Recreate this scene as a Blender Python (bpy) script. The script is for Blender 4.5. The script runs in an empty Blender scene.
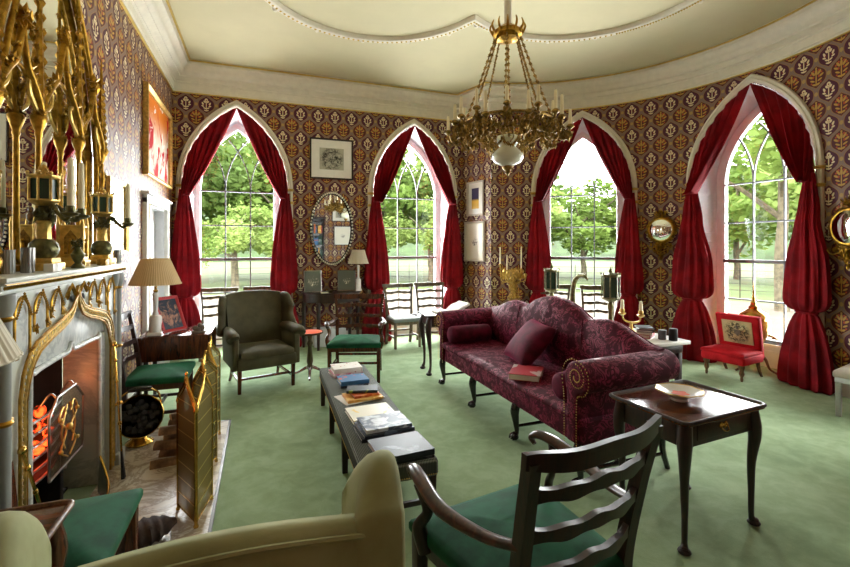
import bpy, bmesh, math, random
from mathutils import Vector, Matrix
R = math.radians
PI = math.pi
rnd = random.Random(7)
scene = bpy.context.scene
COL = scene.collection

# ------------------------------------------------------------------ materials
def srgb(r, g, b):
    def f(c):
        c /= 255.0
        return c / 12.92 if c <= .04045 else ((c + .055) / 1.055) ** 2.4
    return (f(r), f(g), f(b), 1)

class NT:
    """small helper for building node graphs"""
    def __init__(s, name):
        s.m = bpy.data.materials.new(name); s.m.use_nodes = True
        s.t = s.m.node_tree; s.t.nodes.clear()
        s.out = s.n('ShaderNodeOutputMaterial'); s.b = s.n('ShaderNodeBsdfPrincipled')
        s.t.links.new(s.b.outputs[0], s.out.inputs[0])
    def n(s, k): return s.t.nodes.new(k)
    def put(s, sock, v):
        if v is None: return
        if isinstance(v, bpy.types.NodeSocket): s.t.links.new(v, sock)
        else: sock.default_value = v
    def M(s, op, a, b=None, c=None):
        x = s.n('ShaderNodeMath'); x.operation = op
        s.put(x.inputs[0], a); s.put(x.inputs[1], b); s.put(x.inputs[2], c)
        return x.outputs[0]
    def mix(s, f, a, b):
        x = s.n('ShaderNodeMix'); x.data_type = 'RGBA'
        s.put(x.inputs[0], f); s.put(x.inputs[6], a); s.put(x.inputs[7], b)
        return x.outputs[2]
    def ss(s, v, lo, hi):
        x = s.n('ShaderNodeMapRange'); x.interpolation_type = 'SMOOTHSTEP'
        s.put(x.inputs[0], v); x.inputs[1].default_value = lo; x.inputs[2].default_value = hi
        return x.outputs[0]
    def coord(s, kind='Object', scale=(1, 1, 1), rot=(0, 0, 0), loc=(0, 0, 0)):
        c = s.n('ShaderNodeTexCoord'); mp = s.n('ShaderNodeMapping')
        mp.inputs['Scale'].default_value = scale; mp.inputs['Rotation'].default_value = rot
        mp.inputs['Location'].default_value = loc
        s.t.links.new(c.outputs[kind], mp.inputs[0]); return mp.outputs[0]
    def noise(s, vec, scale, detail=3, rough=.55, dist=0):
        x = s.n('ShaderNodeTexNoise'); s.put(x.inputs['Vector'], vec)
        x.inputs['Scale'].default_value = scale; x.inputs['Detail'].default_value = detail
        x.inputs['Roughness'].default_value = rough; x.inputs['Distortion'].default_value = dist
        return x.outputs[0]
    def bump(s, h, strength=.3, dist=.01):
        x = s.n('ShaderNodeBump'); x.inputs['Strength'].default_value = strength
        x.inputs['Distance'].default_value = dist
        s.put(x.inputs['Height'], h); s.t.links.new(x.outputs[0], s.b.inputs['Normal'])
    def set(s, **k):
        names = dict(col='Base Color', rough='Roughness', metal='Metallic', spec='Specular IOR Level',
                     sheen='Sheen Weight', sheenr='Sheen Roughness', sheent='Sheen Tint', coat='Coat Weight', coatr='Coat Roughness',
                     em='Emission Color', es='Emission Strength', alpha='Alpha', sss='Subsurface Weight', trans='Transmission Weight')
        for a, v in k.items(): s.put(s.b.inputs[names[a]], v)
        return s

MAT = {}
def plain(name, c, rough=.5, metal=0, var=.12, nscale=12, bump=0, bscale=60, **k):
    """base colour with a quiet noise variation"""
    t = NT(name); v = t.coord()
    if var:
        nz = t.noise(v, nscale, 4)
        dark = tuple(x * (1 - var) for x in c[:3]) + (1,); lite = tuple(min(1, x * (1 + var)) for x in c[:3]) + (1,)
        t.set(col=t.mix(t.ss(nz, .3, .7), dark, lite))
    else: t.set(col=c)
    t.set(rough=rough, metal=metal, **k)
    if bump: t.bump(t.noise(v, bscale, 3), bump, .004)
    MAT[name] = t.m; return t.m

plain('paint_white', srgb(222, 220, 214), .45, var=.04)
plain('shutter_white', srgb(214, 216, 220), .5, var=.04)
plain('cornice_cream', srgb(226, 218, 198), .6, var=.04)
plain('ceiling_cream', srgb(206, 196, 158), .8, var=.03, nscale=2)
plain('gold_line', srgb(214, 184, 96), .35, metal=.7, var=.1)
plain('gilt', srgb(176, 134, 52), .36, metal=1, var=.35, nscale=25, bump=.3, bscale=70)
plain('gilt_dark', srgb(150, 120, 62), .45, metal=1, var=.5, nscale=40, bump=.3)
plain('gilt_pale', srgb(212, 178, 100), .35, metal=.85, var=.25, nscale=30)
plain('bar_paint', srgb(104, 106, 110), .5, var=.04)
plain('brass', srgb(205, 165, 80), .22, metal=1, var=.2, nscale=10)
plain('steel', srgb(150, 148, 142), .3, metal=1, var=.2)
plain('iron', srgb(24, 22, 21), .55, metal=.3, var=.3)
plain('soot', srgb(20, 17, 15), .9, var=.4)
plain('candle_wax', srgb(246, 234, 196), .5, var=.03)
plain('porcelain', srgb(236, 234, 228), .2, var=.03)
plain('opal_glass', srgb(238, 238, 214), .2, var=.02)
plain('dark_green_enamel', srgb(40, 66, 50), .25, var=.2)
plain('verdigris_bronze', srgb(104, 100, 64), .35, metal=.8, var=.4, nscale=30)
plain('paper', srgb(232, 228, 218), .7, var=.03)
plain('coal', srgb(14, 13, 13), .5, var=.5, bump=.6, bscale=25)
plain('red_top', srgb(226, 100, 74), .35, var=.1)
plain('red_leather', srgb(178, 22, 26), .4, var=.1)
plain('slate_grey', srgb(96, 100, 106), .5)
plain('black_cloth', srgb(18, 18, 19), .6)
plain('grey_silk', srgb(104, 116, 110), .45, var=.12, nscale=6, sheen=.3)
plain('pale_linen', srgb(196, 184, 170), .7, var=.08, sheen=.2)
plain('stone_grey', srgb(110, 100, 88), .8, var=.3, nscale=20)
plain('bark', srgb(92, 84, 66), .9, var=.4, nscale=6, bump=.6, bscale=12)
plain('log_bark', srgb(128, 98, 68), .9, var=.5, nscale=14, bump=.8, bscale=30)
plain('log_wood', srgb(176, 134, 84), .8, var=.25, nscale=18)
plain('ember', srgb(60, 18, 8), .9, var=.3)
plain('grass', srgb(66, 80, 34), .9, var=.25, nscale=.6)
plain('gravel', srgb(92, 82, 72), .9, var=.12, nscale=2)
plain('dark_hill', srgb(44, 60, 30), 1, var=.4, nscale=.5)
plain('brown_carved', srgb(52, 36, 28), .8, var=.4, nscale=30, bump=.4)

def wood(name, c1, c2, rough=.25, coat=.3, sc=4, axis=2):
    t = NT(name); s = [sc * 6] * 3; s[axis] = sc * .7
    v = t.coord(scale=tuple(s))
    nz = t.noise(v, 1.6, 5, .6, 1.2)
    t.set(col=t.mix(t.ss(nz, .3, .72), c1, c2), rough=rough, coat=coat, coatr=.12)
    t.bump(nz, .05, .002); MAT[name] = t.m
wood('mahogany_dark', srgb(22, 10, 7), srgb(54, 26, 16), .36, .12)
wood('mahogany', srgb(44, 21, 12), srgb(104, 54, 28), .25, .35)
wood('mahogany_arm', srgb(40, 19, 12), srgb(82, 42, 25), .3, .25, 2)
wood('mahogany_top', srgb(46, 20, 10), srgb(122, 64, 34), .16, .6, 3, 0)
wood('walnut', srgb(70, 44, 26), srgb(128, 88, 52), .3, .3)
wood('ebonised', srgb(12, 10, 9), srgb(30, 24, 20), .22, .4)
wood('olive_wood', srgb(66, 52, 32), srgb(112, 92, 60), .4, .2)

def velvet(name, c1, c2, sheen=.7, tint=None, nscale=5, rough=.75, fold=.0):
    t = NT(name); v = t.coord()
    nz = t.noise(v, nscale, 4, .6)
    t.set(col=t.mix(t.ss(nz, .3, .7), c1, c2), rough=rough, sheen=sheen, sheenr=.35, spec=.2)
    t.set(sheent=tint or c2)
    t.bump(t.noise(v, 220, 2), .12, .002); MAT[name] = t.m; return t
velvet('curtain_red', srgb(104, 4, 16), srgb(152, 10, 24), .18, srgb(225, 40, 50), 3)
velvet('green_velvet', srgb(8, 58, 36), srgb(20, 88, 58), .5, srgb(90, 160, 120), 7)
velvet('red_velvet', srgb(170, 10, 22), srgb(206, 24, 36), .4, srgb(240, 80, 90), 6)
velvet('bolster_velvet', srgb(58, 3, 24), srgb(98, 8, 42), .6, srgb(200, 80, 120), 9)
velvet('olive_cloth', srgb(66, 62, 42), srgb(86, 82, 58), .25, srgb(160, 165, 120), 5, .6)
velvet('sage_cloth', srgb(140, 142, 100), srgb(168, 170, 128), .3, srgb(200, 200, 160), 4, .8)

def damask(name, base, hi, scale=9, thr=.5):
    t = NT(name); v = t.coord()
    w = t.noise(v, scale * .6, 2, .5, 2.2)
    # contour bands of a distorted noise read as scrolling leaves
    b = t.M('ABSOLUTE', t.M('SINE', t.M('MULTIPLY', w, 38)))
    n2 = t.noise(v, scale * 1.4, 3, .5, 1.0)
    f = t.M('MULTIPLY', t.ss(b, .55, .85), t.ss(n2, .42, .56))
    t.set(col=t.mix(f, base, hi), rough=t.M('SUBTRACT', .8, t.M('MULTIPLY', f, .35)), sheen=.3, sheenr=.3, spec=.25, sheent=hi)
    t.bump(f, .25, .003); MAT[name] = t.m
damask('damask', srgb(70, 4, 28), srgb(136, 26, 62), 9)

def bands(name, c1, c2, freq, axis='X', rough=.6, thr=.0, metal=0):
    """fine parallel ribs or pleats as a woven or moulded pattern"""
    t = NT(name); v = t.coord(); x = t.n('ShaderNodeSeparateXYZ'); t.t.links.new(v, x.inputs[0])
    s = t.M('SINE', t.M('MULTIPLY', x.outputs[axis], freq))
    t.set(col=t.mix(t.ss(s, -.4, .4), c1, c2), rough=rough, metal=metal); MAT[name] = t.m; return t

# woven dark bench fabric
t = NT('bench_weave'); v = t.coord()
x = t.n('ShaderNodeSeparateXYZ'); t.t.links.new(v, x.inputs[0])
a = t.M('SINE', t.M('MULTIPLY', t.M('ADD', x.outputs[0], x.outputs[1]), 330)); b = t.M('SINE', t.M('MULTIPLY', t.M('SUBTRACT', x.outputs[0], x.outputs[1]), 330))
f = t.ss(t.M('MULTIPLY', a, b), -.2, .5)
t.set(col=t.mix(f, srgb(56, 60, 56), srgb(136, 140, 130)), rough=.8, spec=.2); t.bump(f, .4, .002); MAT['bench_weave'] = t.m

# pleated lamp shade silk (pleats round the axis)
def shade_mat(name, c1, c2, n):
    t = NT(name); v = t.coord(); x = t.n('ShaderNodeSeparateXYZ'); t.t.links.new(v, x.inputs[0])
    ang = t.M('ARCTAN2', x.outputs[1], x.outputs[0]); s = t.M('SINE', t.M('MULTIPLY', ang, n))
    f = t.ss(s, -.7, .7)
    t.set(col=t.mix(f, c1, c2), rough=.8, spec=.2, sss=.0)
    t.bump(f, .5, .004)
    tr = t.n('ShaderNodeBsdfTranslucent'); tr.inputs[0].default_value = c2
    mx = t.n('ShaderNodeMixShader'); mx.inputs[0].default_value = .3
    t.t.links.new(t.b.outputs[0], mx.inputs[1]); t.t.links.new(tr.outputs[0], mx.inputs[2]); t.t.links.new(mx.outputs[0], t.out.inputs[0])
    MAT[name] = t.m
shade_mat('shade_buff', srgb(222, 194, 146), srgb(238, 214, 170), 60)
shade_mat('shade_cream', srgb(196, 184, 156), srgb(246, 240, 222), 46)

# green carpet
t = NT('carpet'); v = t.coord()
n1 = t.noise(v, 1.1, 5, .65, .6); n2 = t.noise(v, 7, 4, .6, .4); n3 = t.noise(v, 160, 2)
f = t.M('ADD', t.M('MULTIPLY', t.ss(n1, .3, .7), .6), t.M('MULTIPLY', t.ss(n2, .35, .7), .4))
c = t.mix(f, srgb(122, 144, 108), srgb(162, 182, 146))
t.set(col=c, rough=.95, sheen=.3, sheent=srgb(190, 215, 175), spec=.1)
t.bump(t.M('ADD', t.M('MULTIPLY', n2, .6), t.M('MULTIPLY', n3, .4)), .4, .012); MAT['carpet'] = t.m

# marble
def marble(name, c1, c2, sc=3, rough=.2):
    t = NT(name); v = t.coord()
    nz = t.noise(v, sc, 6, .65, 1.6); ve = t.M('ABSOLUTE', t.M('SUBTRACT', nz, .5))
    f = t.ss(ve, .0, .07)
    t.set(col=t.mix(f, c2, c1), rough=rough); MAT[name] = t.m
marble('marble_hearth', srgb(200, 190, 168), srgb(150, 132, 104), 3, .35)
marble('marble_white', srgb(206, 208, 202), srgb(178, 182, 180), 2.5, .25)
plain('mantel_paint', srgb(202, 204, 192), .35, var=.05)
plain('mantel_grey', srgb(150, 152, 146), .4, var=.06)

# thin window glass: mostly clear with a fresnel reflection
t = NT('window_glass'); t.t.nodes.remove(t.b)
tr = t.n('ShaderNodeBsdfTransparent'); tr.inputs[0].default_value = (.96, .98, .97, 1)
gl = t.n('ShaderNodeBsdfGlossy'); gl.inputs['Roughness'].default_value = .02
fr = t.n('ShaderNodeFresnel'); fr.inputs[0].default_value = 1.45
mx = t.n('ShaderNodeMixShader'); t.t.links.new(fr.outputs[0], mx.inputs[0])
t.t.links.new(tr.outputs[0], mx.inputs[1]); t.t.links.new(gl.outputs[0], mx.inputs[2]); t.t.links.new(mx.outputs[0], t.out.inputs[0])
MAT['window_glass'] = t.m
plain('mirror', (.86, .88, .85, 1), .015, metal=1, var=0)
plain('dim_glass', (.36, .38, .35, 1), .03, metal=1, var=0)
plain('picture_glass_green', srgb(86, 92, 78), .12, var=.05)

# brass mesh of the fire screen: fine wire grid, see-through between wires
t = NT('brass_mesh'); v = t.coord(); x = t.n('ShaderNodeSeparateXYZ'); t.t.links.new(v, x.inputs[0])
hh = t.M('MULTIPLY', t.M('ADD', x.outputs[0], x.outputs[1]), 900)
big = t.M('GREATER_THAN', t.M('SINE', t.M('MULTIPLY', x.outputs[2], 68)), .985)
t.set(col=t.mix(big, srgb(138, 122, 62), srgb(222, 200, 120)), metal=.8, rough=.5, alpha=.62)
MAT['brass_mesh'] = t.m
t = NT('spark_mesh'); v = t.coord(); x = t.n('ShaderNodeSeparateXYZ'); t.t.links.new(v, x.inputs[0])
a = t.M('SINE', t.M('MULTIPLY', x.outputs[1], 700)); b = t.M('SINE', t.M('MULTIPLY', x.outputs[2], 700))
f = t.M('MAXIMUM', a, b)
t.set(col=srgb(120, 108, 84), metal=.7, rough=.5, alpha=.42)
MAT['spark_mesh'] = t.m

# fire
t = NT('flame'); t.set(col=(0, 0, 0, 1), em=srgb(255, 120, 30), es=5.0); MAT['flame'] = t.m
t = NT('glowing_coal'); v = t.coord(); nz = t.noise(v, 22, 3)
f = t.ss(nz, .42, .62); t.set(col=srgb(30, 20, 18), rough=.9, em=srgb(255, 70, 24), es=t.M('MULTIPLY', f, 2.4)); MAT['glowing_coal'] = t.m

# leaves
def leafmat(name, c1, c2):
    t = NT(name); v = t.coord(); nz = t.noise(v, .9, 3)
    c = t.mix(t.ss(nz, .3, .7), c1, c2); t.set(col=c, rough=.7, spec=.2)
    tr = t.n('ShaderNodeBsdfTranslucent'); t.t.links.new(c, tr.inputs[0])
    mx = t.n('ShaderNodeMixShader'); mx.inputs[0].default_value = .45
    t.t.links.new(t.b.outputs[0], mx.inputs[1]); t.t.links.new(tr.outputs[0], mx.inputs[2]); t.t.links.new(mx.outputs[0], t.out.inputs[0])
    MAT[name] = t.m
leafmat('leaf_dark', srgb(66, 90, 42), srgb(104, 126, 66))
leafmat('leaf_mid', srgb(84, 108, 46), srgb(124, 146, 72))
leafmat('leaf_light', srgb(104, 128, 60), srgb(148, 166, 96))

# wallpaper: ogee lattice with alternating gold and cream flower medallions (uv in metres)
def wallpaper():
    t = NT('wallpaper'); uv = t.coord('UV'); x = t.n('ShaderNodeSeparateXYZ'); t.t.links.new(uv, x.inputs[0])
    W, H = .272, .39
    U = t.M('DIVIDE', x.outputs[0], W); V = t.M('DIVIDE', x.outputs[1], H)
    def cell(off):
        fu = t.M('SUBTRACT', t.M('FRACT', t.M('ADD', U, 100 + off + .5)), .5)
        fv = t.M('SUBTRACT', t.M('FRACT', t.M('ADD', V, 100 + off + .5)), .5)
        return t.M('ABSOLUTE', fu), fv
    au, av = cell(0); bu, bv = cell(.5)
    def bound(v): return t.M('MULTIPLY_ADD', t.M('SINE', t.M('MULTIPLY', t.M('COSINE', t.M('MULTIPLY', v, 2 * PI)), 1.35)), .256, .25)
    g = t.M('SUBTRACT', bound(av), au)            # >0 inside A
    isA = t.M('GREATER_THAN', g, 0)
    ag = t.M('ABSOLUTE', g)
    def ell(u, v, cx, cy, rx, ry, rot=0):
        dx = t.M('MULTIPLY', t.M('SUBTRACT', u, cx / W), W); dy = t.M('MULTIPLY', t.M('SUBTRACT', v, cy / H), H)
        if rot:
            c, s = math.cos(R(rot)), math.sin(R(rot))
            ex = t.M('ADD', t.M('MULTIPLY', dx, c), t.M('MULTIPLY', dy, s)); ey = t.M('SUBTRACT', t.M('MULTIPLY', dy, c), t.M('MULTIPLY', dx, s))
        else: ex, ey = dx, dy
        q = t.M('ADD', t.M('POWER', t.M('ABSOLUTE', t.M('DIVIDE', ex, rx)), 2), t.M('POWER', t.M('ABSOLUTE', t.M('DIVIDE', ey, ry)), 2))
        return q
    def motif(u, v, shapes):
        q = None
        for s in shapes:
            e = ell(u, v, *s); q = e if q is None else t.M('MINIMUM', q, e)
        return t.ss(t.M('SUBTRACT', 1.15, q), 0, .35)
    mA = motif(au, av, [(0, .055, .014, .035), (.034, .05, .013, .032, -35), (.055, .012, .012, .03, -62), (.04, -.035, .028, .010, 25),
                        (0, -.03, .007, .075), (.02, -.082, .024, .011, 20), (0, .098, .011, .014)])
    mA2 = motif(au, av, [(.03, .075, .012, .012), (.058, .045, .011, .011), (.03, .005, .011, .014), (.05, -.062, .010, .010)])
    mB = motif(bu, bv, [(0, .072, .022, .024), (.022, .045, .012, .020, -40), (.046, .014, .012, .028, -25), (.048, -.02, .020, .010, 20),
                        (0, -.01, .006, .08), (.022, -.05, .022, .009, 25), (.012, -.085, .022, .008, 20)])
    mB2 = motif(bu, bv, [(0, .068, .008, .009), (.03, -.002, .009, .016, 30)])
    vr = t.noise(t.coord('UV'), 90, 3)
    purple = t.mix(vr, srgb(62, 18, 42), srgb(92, 36, 56))
    inA = t.mix(vr, srgb(70, 26, 30), srgb(98, 40, 38))
    c = t.mix(isA, purple, inA)
    c = t.mix(t.M('MULTIPLY', isA, mA), c, srgb(188, 146, 66))
    c = t.mix(t.M('MULTIPLY', isA, mA2), c, srgb(176, 78, 40))
    nb = t.M('SUBTRACT', 1, isA)
    c = t.mix(t.M('MULTIPLY', nb, mB), c, srgb(226, 208, 166))
    c = t.mix(t.M('MULTIPLY', nb, mB2), c, srgb(120, 40, 46))
    band = t.M('SUBTRACT', 1, t.ss(ag, .085, .105))
    c = t.mix(band, c, t.mix(vr, srgb(112, 90, 84), srgb(146, 120, 104)))
    edge = t.M('MULTIPLY', t.ss(ag, .076, .088), t.M('SUBTRACT', 1, t.ss(ag, .102, .116)))
    c = t.mix(t.M('MULTIPLY', edge, .8), c, srgb(168, 124, 58))
    # little gold knots where the bands meet
    kn = motif(au, av, [(W / 2, 0, .020, .024)]); kn2 = motif(bu, bv, [(W / 2, 0, .020, .024)])
    c = t.mix(t.M('MULTIPLY', t.M('MAXIMUM', kn, kn2), .75), c, srgb(186, 150, 76))
    t.set(col=c, rough=.5, spec=.28); MAT['wallpaper'] = t.m
wallpaper()

def canvas(name, fn):
    t = NT(name); fn(t); MAT[name] = t.m
def _abs(t):
    v = t.coord(); n1 = t.noise(v, 2.4, 3, .5, 1.5); n2 = t.noise(v, 5.5, 3, .5, 1.0)
    x = t.n('ShaderNodeSeparateXYZ'); t.t.links.new(v, x.inputs[0])
    c = t.mix(t.ss(x.outputs[2], -.1, .35), srgb(226, 206, 190), srgb(214, 120, 30))
    c = t.mix(t.ss(n1, .52, .6), c, srgb(186, 24, 26)); c = t.mix(t.ss(n2, .58, .64), c, srgb(238, 226, 214))
    t.set(col=c, rough=.75, spec=.1)
canvas('canvas_abstract', _abs)
def _draw(bg, ink, sc, lo, hi, zz=.4):
    def f(t):
        v = t.coord(); n1 = t.noise(v, sc, 5, .7, 1.2); x = t.n('ShaderNodeVectorMath'); x.operation = 'LENGTH'; t.t.links.new(v, x.inputs[0])
        m = t.M('MULTIPLY', t.ss(n1, lo, hi), t.M('SUBTRACT', 1, t.ss(x.outputs['Value'], zz * .6, zz)))
        t.set(col=t.mix(m, bg, ink), rough=.25)
    return f
canvas('canvas_engraving', _draw(srgb(178, 174, 156), srgb(52, 50, 44), 20, .38, .6, .22))
canvas('canvas_sketch', _draw(srgb(236, 230, 214), srgb(60, 50, 45), 14, .48, .6, .09))
canvas('canvas_photo', _draw(srgb(98, 104, 92), srgb(225, 222, 200), 16, .5, .66, .10))
canvas('canvas_photo2', _draw(srgb(86, 92, 78), srgb(226, 222, 190), 20, .5, .64, .07))
canvas('canvas_portrait', _draw(srgb(52, 58, 72), srgb(176, 130, 110), 10, .45, .6, .16))
canvas('crest_cloth', _draw(srgb(206, 182, 138), srgb(74, 62, 50), 34, .44, .56, .17))
def _vio(t):
    v = t.coord(); x = t.n('ShaderNodeSeparateXYZ'); t.t.links.new(v, x.inputs[0])
    t.set(col=t.mix(t.ss(x.outputs[2], -.05, .0), srgb(222, 176, 50), srgb(40, 26, 66)), rough=.3)
canvas('canvas_violet', _vio)
def cover(name, base, ink, sc, lo=.5, hi=.58, seed=0):
    t = NT(name); v = t.coord(loc=(seed * 3.1, seed, 0)); n1 = t.noise(v, sc, 3, .5, .8)
    t.set(col=t.mix(t.ss(n1, lo, hi), base, ink), rough=.42, spec=.3); MAT[name] = t.m
cover('cover_smoke', srgb(30, 34, 40), srgb(150, 158, 168), 7, .56, .72, 2)
cover('cover_photo', srgb(66, 78, 98), srgb(206, 212, 218), 13, .42, .58, 5)
cover('cover_cream', srgb(228, 222, 200), srgb(236, 206, 120), 8, .58, .64, 3)
cover('cover_white_red', srgb(234, 230, 224), srgb(176, 60, 50), 12, .62, .66, 1)
cover('cover_pink', srgb(196, 120, 140), srgb(230, 214, 214), 12, .5, .6, 4)
cover('cover_blue', srgb(58, 110, 156), srgb(196, 90, 60), 9, .56, .6, 6)
cover('cover_greengrey', srgb(56, 66, 66), srgb(140, 160, 60), 10, .64, .68, 7)
cover('cover_orange', srgb(206, 98, 44), srgb(230, 150, 80), 10, .5, .6, 8)
cover('cover_amber', srgb(226, 164, 76), srgb(240, 200, 120), 10, .5, .6, 9)
cover('cover_navy', srgb(40, 46, 60), srgb(90, 100, 120), 10, .55, .6, 10)
cover('cover_black', srgb(22, 24, 28), srgb(60, 62, 66), 10, .55, .6, 11)
cover('cover_redgrey', srgb(176, 54, 66), srgb(196, 180, 176), 5, .5, .52, 12)

# ------------------------------------------------------------------ mesh builder
def frame(loc=(0, 0, 0), rz=0, rx=0, ry=0):
    return Matrix.Translation(Vector(loc)) @ Matrix.Rotation(R(rz), 4, 'Z') @ Matrix.Rotation(R(ry), 4, 'Y') @ Matrix.Rotation(R(rx), 4, 'X')
def catmull(pts, sub):
    if sub <= 1: return [Vector(p) for p in pts]
    P = [Vector(p) for p in pts]; o = []
    for i in range(len(P) - 1):
        a = P[i - 1] if i else P[0] * 2 - P[1]; b, c = P[i], P[i + 1]; d = P[i + 2] if i + 2 < len(P) else P[-1] * 2 - P[-2]
        for k in range(sub):
            t = k / sub
            o.append(.5 * ((2 * b) + (c - a) * t + (2 * a - 5 * b + 4 * c - d) * t * t + (3 * b - a - 3 * c + d) * t ** 3))
    o.append(P[-1]); return o
def lerpl(vals, n):
    o = []
    for i in range(n):
        f = i / (n - 1) * (len(vals) - 1); k = min(int(f), len(vals) - 2); o.append(vals[k] + (vals[k + 1] - vals[k]) * (f - k))
    return o
def offset2(pts, d, closed=True):
    n = len(pts); o = []
    for i in range(n):
        p = Vector(pts[i][:2])
        a = Vector(pts[i - 1][:2]) if (i or closed) else p; b = Vector(pts[(i + 1) % n][:2]) if (i < n - 1 or closed) else p
        e1 = (p - a); e2 = (b - p)
        e1 = e1.normalized() if e1.length > 1e-9 else e2.normalized(); e2 = e2.normalized() if e2.length > 1e-9 else e1
        n1 = Vector((-e1.y, e1.x)); n2 = Vector((-e2.y, e2.x)); m = n1 + n2
        m = m.normalized() if m.length > 1e-6 else n1
        k = 1 / max(.35, m.dot(n1)); o.append((p.x + m.x * d * k, p.y + m.y * d * k))
    return o

class MB:
    def __init__(s, T=None): s.bm = bmesh.new(); s.T = T or Matrix.Identity(4); s.mi = 0; s.uv = None
    def v(s, p): return s.bm.verts.new(s.T @ Vector(p))
    def f(s, vs):
        try: q = s.bm.faces.new(vs); q.material_index = s.mi; return q
        except ValueError: return None
    def grid(s, rows, cu=False, cv=False, cap=False):
        V = [[s.v(p) for p in r] for r in rows]; n, m = len(V), len(V[0])
        for i in range(n if cv else n - 1):
            for j in range(m if cu else m - 1):
                s.f([V[i][j], V[i][(j + 1) % m], V[(i + 1) % n][(j + 1) % m], V[(i + 1) % n][j]])
        if cap: s.f(V[0][::-1]); s.f(V[-1])
        return V
    def box(s, c, d, bev=0, M=None, taper=1):
        x, y, z = d[0] / 2, d[1] / 2, d[2] / 2; c = Vector(c); M = M or Matrix.Identity(4)
        if bev <= 0:
            P = [(-x, -y), (x, -y), (x, y), (-x, y)]
            rows = [[M @ (c + Vector((a * (taper if h < 0 else 1), b * (taper if h < 0 else 1), h))) for a, b in P] for h in (-z, z)]
            return s.grid(rows, cu=True, cap=True)
        b = min(bev, x * .95, y * .95, z * .95); P = []
        for a0, cx, cy in ((PI, -x + b, -y + b), (1.5 * PI, x - b, -y + b), (0, x - b, y - b), (.5 * PI, -x + b, y - b)):
            for k in range(4): P.append((cx, cy, a0 + k / 3 * PI / 2))
        rows = []
        for h, q in ((-z, 1), (-z + b * .3, .7 - .41), (-z + b, 0), (z - b, 0), (z - b * .3, .29), (z, 1)):
            rr = b * (1 - q) if q < 1 else b * .25
            tp = taper if h < 0 else 1
            rows.append([M @ (c + Vector(((cx + rr * math.cos(a)) * tp, (cy + rr * math.sin(a)) * tp, h))) for cx, cy, a in P])
        return s.grid(rows, cu=True, cap=True)
    def tube(s, pts, r, seg=8, sub=4, sq=(1, 1), up=(0, 0, 1), cap=True):
        P = catmull(pts, sub); n = len(P)
        rr = r if isinstance(r, (list, tuple)) else [r, r]
        rr = lerpl(list(rr), n); rows = []; prev = None
        for i, p in enumerate(P):
            t = (P[min(i + 1, n - 1)] - P[max(i - 1, 0)])
            t = t.normalized() if t.length > 1e-9 else Vector((0, 0, 1))
            if prev is None:
                u = Vector(up); u = u - t * u.dot(t)
                if u.length < 1e-3: u = Vector((1, 0, 0)); u = u - t * u.dot(t)
                prev = u.normalized()
            else:
                u = prev - t * prev.dot(t); prev = u.normalized() if u.length > 1e-6 else prev
            w = t.cross(prev)
            rows.append([p + (w * math.cos(2 * PI * k / seg) * sq[0] + prev * math.sin(2 * PI * k / seg) * sq[1]) * rr[i] for k in range(seg)])
        return s.grid(rows, cu=True, cap=cap)
    def bar(s, p0, p1, w, h, up=(0, 0, 1)):
        """rectangular rod; h along up"""
        p0, p1 = Vector(p0), Vector(p1); t = (p1 - p0).normalized(); u = Vector(up); u = (u - t * u.dot(t)); u = u.normalized() if u.length > 1e-4 else Vector((1, 0, 0)); x = t.cross(u)
        rows = [[p + x * a * w / 2 + u * b * h / 2 for a, b in ((-1, -1), (1, -1), (1, 1), (-1, 1))] for p in (p0, p1)]
        return s.grid(rows, cu=True, cap=True)
    def ringlathe(s, prof, c=(0, 0, 0), seg=32, wob=None):
        c = Vector(c); W = wob or (lambda a: 0)
        return s.grid([[c + Vector((r * (1 + W(2 * PI * k / seg)) * math.cos(2 * PI * k / seg), r * (1 + W(2 * PI * k / seg)) * math.sin(2 * PI * k / seg), z)) for k in range(seg)] for r, z in prof], cu=True, cv=True)
    def lathe(s, prof, c=(0, 0, 0), seg=20, M=None, wob=None):
        c = Vector(c); M = M or Matrix.Identity(4); rows = []
        for r, z in prof:
            rows.append([M @ (c + Vector((max(r, 1e-4) * (1 + (wob(2 * PI * k / seg) if wob else 0)) * math.cos(2 * PI * k / seg), max(r, 1e-4) * (1 + (wob(2 * PI * k / seg) if wob else 0)) * math.sin(2 * PI * k / seg), z))) for k in range(seg)])
        return s.grid(rows, cu=True, cap=True)
    def ball(s, c, r, seg=12, M=None, e1=1, e2=1):
        """superellipsoid"""
        c = Vector(c); M = M or Matrix.Identity(4)
        r = (r, r, r) if isinstance(r, (int, float)) else r
        def sp(x, e): return math.copysign(abs(x) ** e, x)
        rows = []; m = max(5, seg // 2)
        for i in range(m + 1):
            a = -PI / 2 + PI * i / m; a = max(-PI / 2 + .02, min(PI / 2 - .02, a))
            rows.append([M @ (c + Vector((r[0] * sp(math.cos(a), e1) * sp(math.cos(2 * PI * k / seg), e2), r[1] * sp(math.cos(a), e1) * sp(math.sin(2 * PI * k / seg), e2), r[2] * sp(math.sin(a), e1)))) for k in range(seg)])
        return s.grid(rows, cu=True, cap=True)
    def slab(s, pts, T, r=.0, M=None, t0=0):
        """outline pts (a,b) counter-clockwise, thickness T centred on t0 along the third axis, rounded by r"""
        M = M or Matrix.Identity(4)
        ar = sum(pts[i - 1][0] * pts[i][1] - pts[i][0] * pts[i - 1][1] for i in range(len(pts)))
        if ar < 0: pts = pts[::-1]
        if r <= 0: lay = [(0, -T / 2), (0, T / 2)]
        else: lay = [(r, -T / 2), (r * .45, -T / 2 + r * .16), (r * .12, -T / 2 + r * .5), (0, -T / 2 + r), (0, T / 2 - r), (r * .12, T / 2 - r * .5), (r * .45, T / 2 - r * .16), (r, T / 2)]
        rows = []
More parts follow.
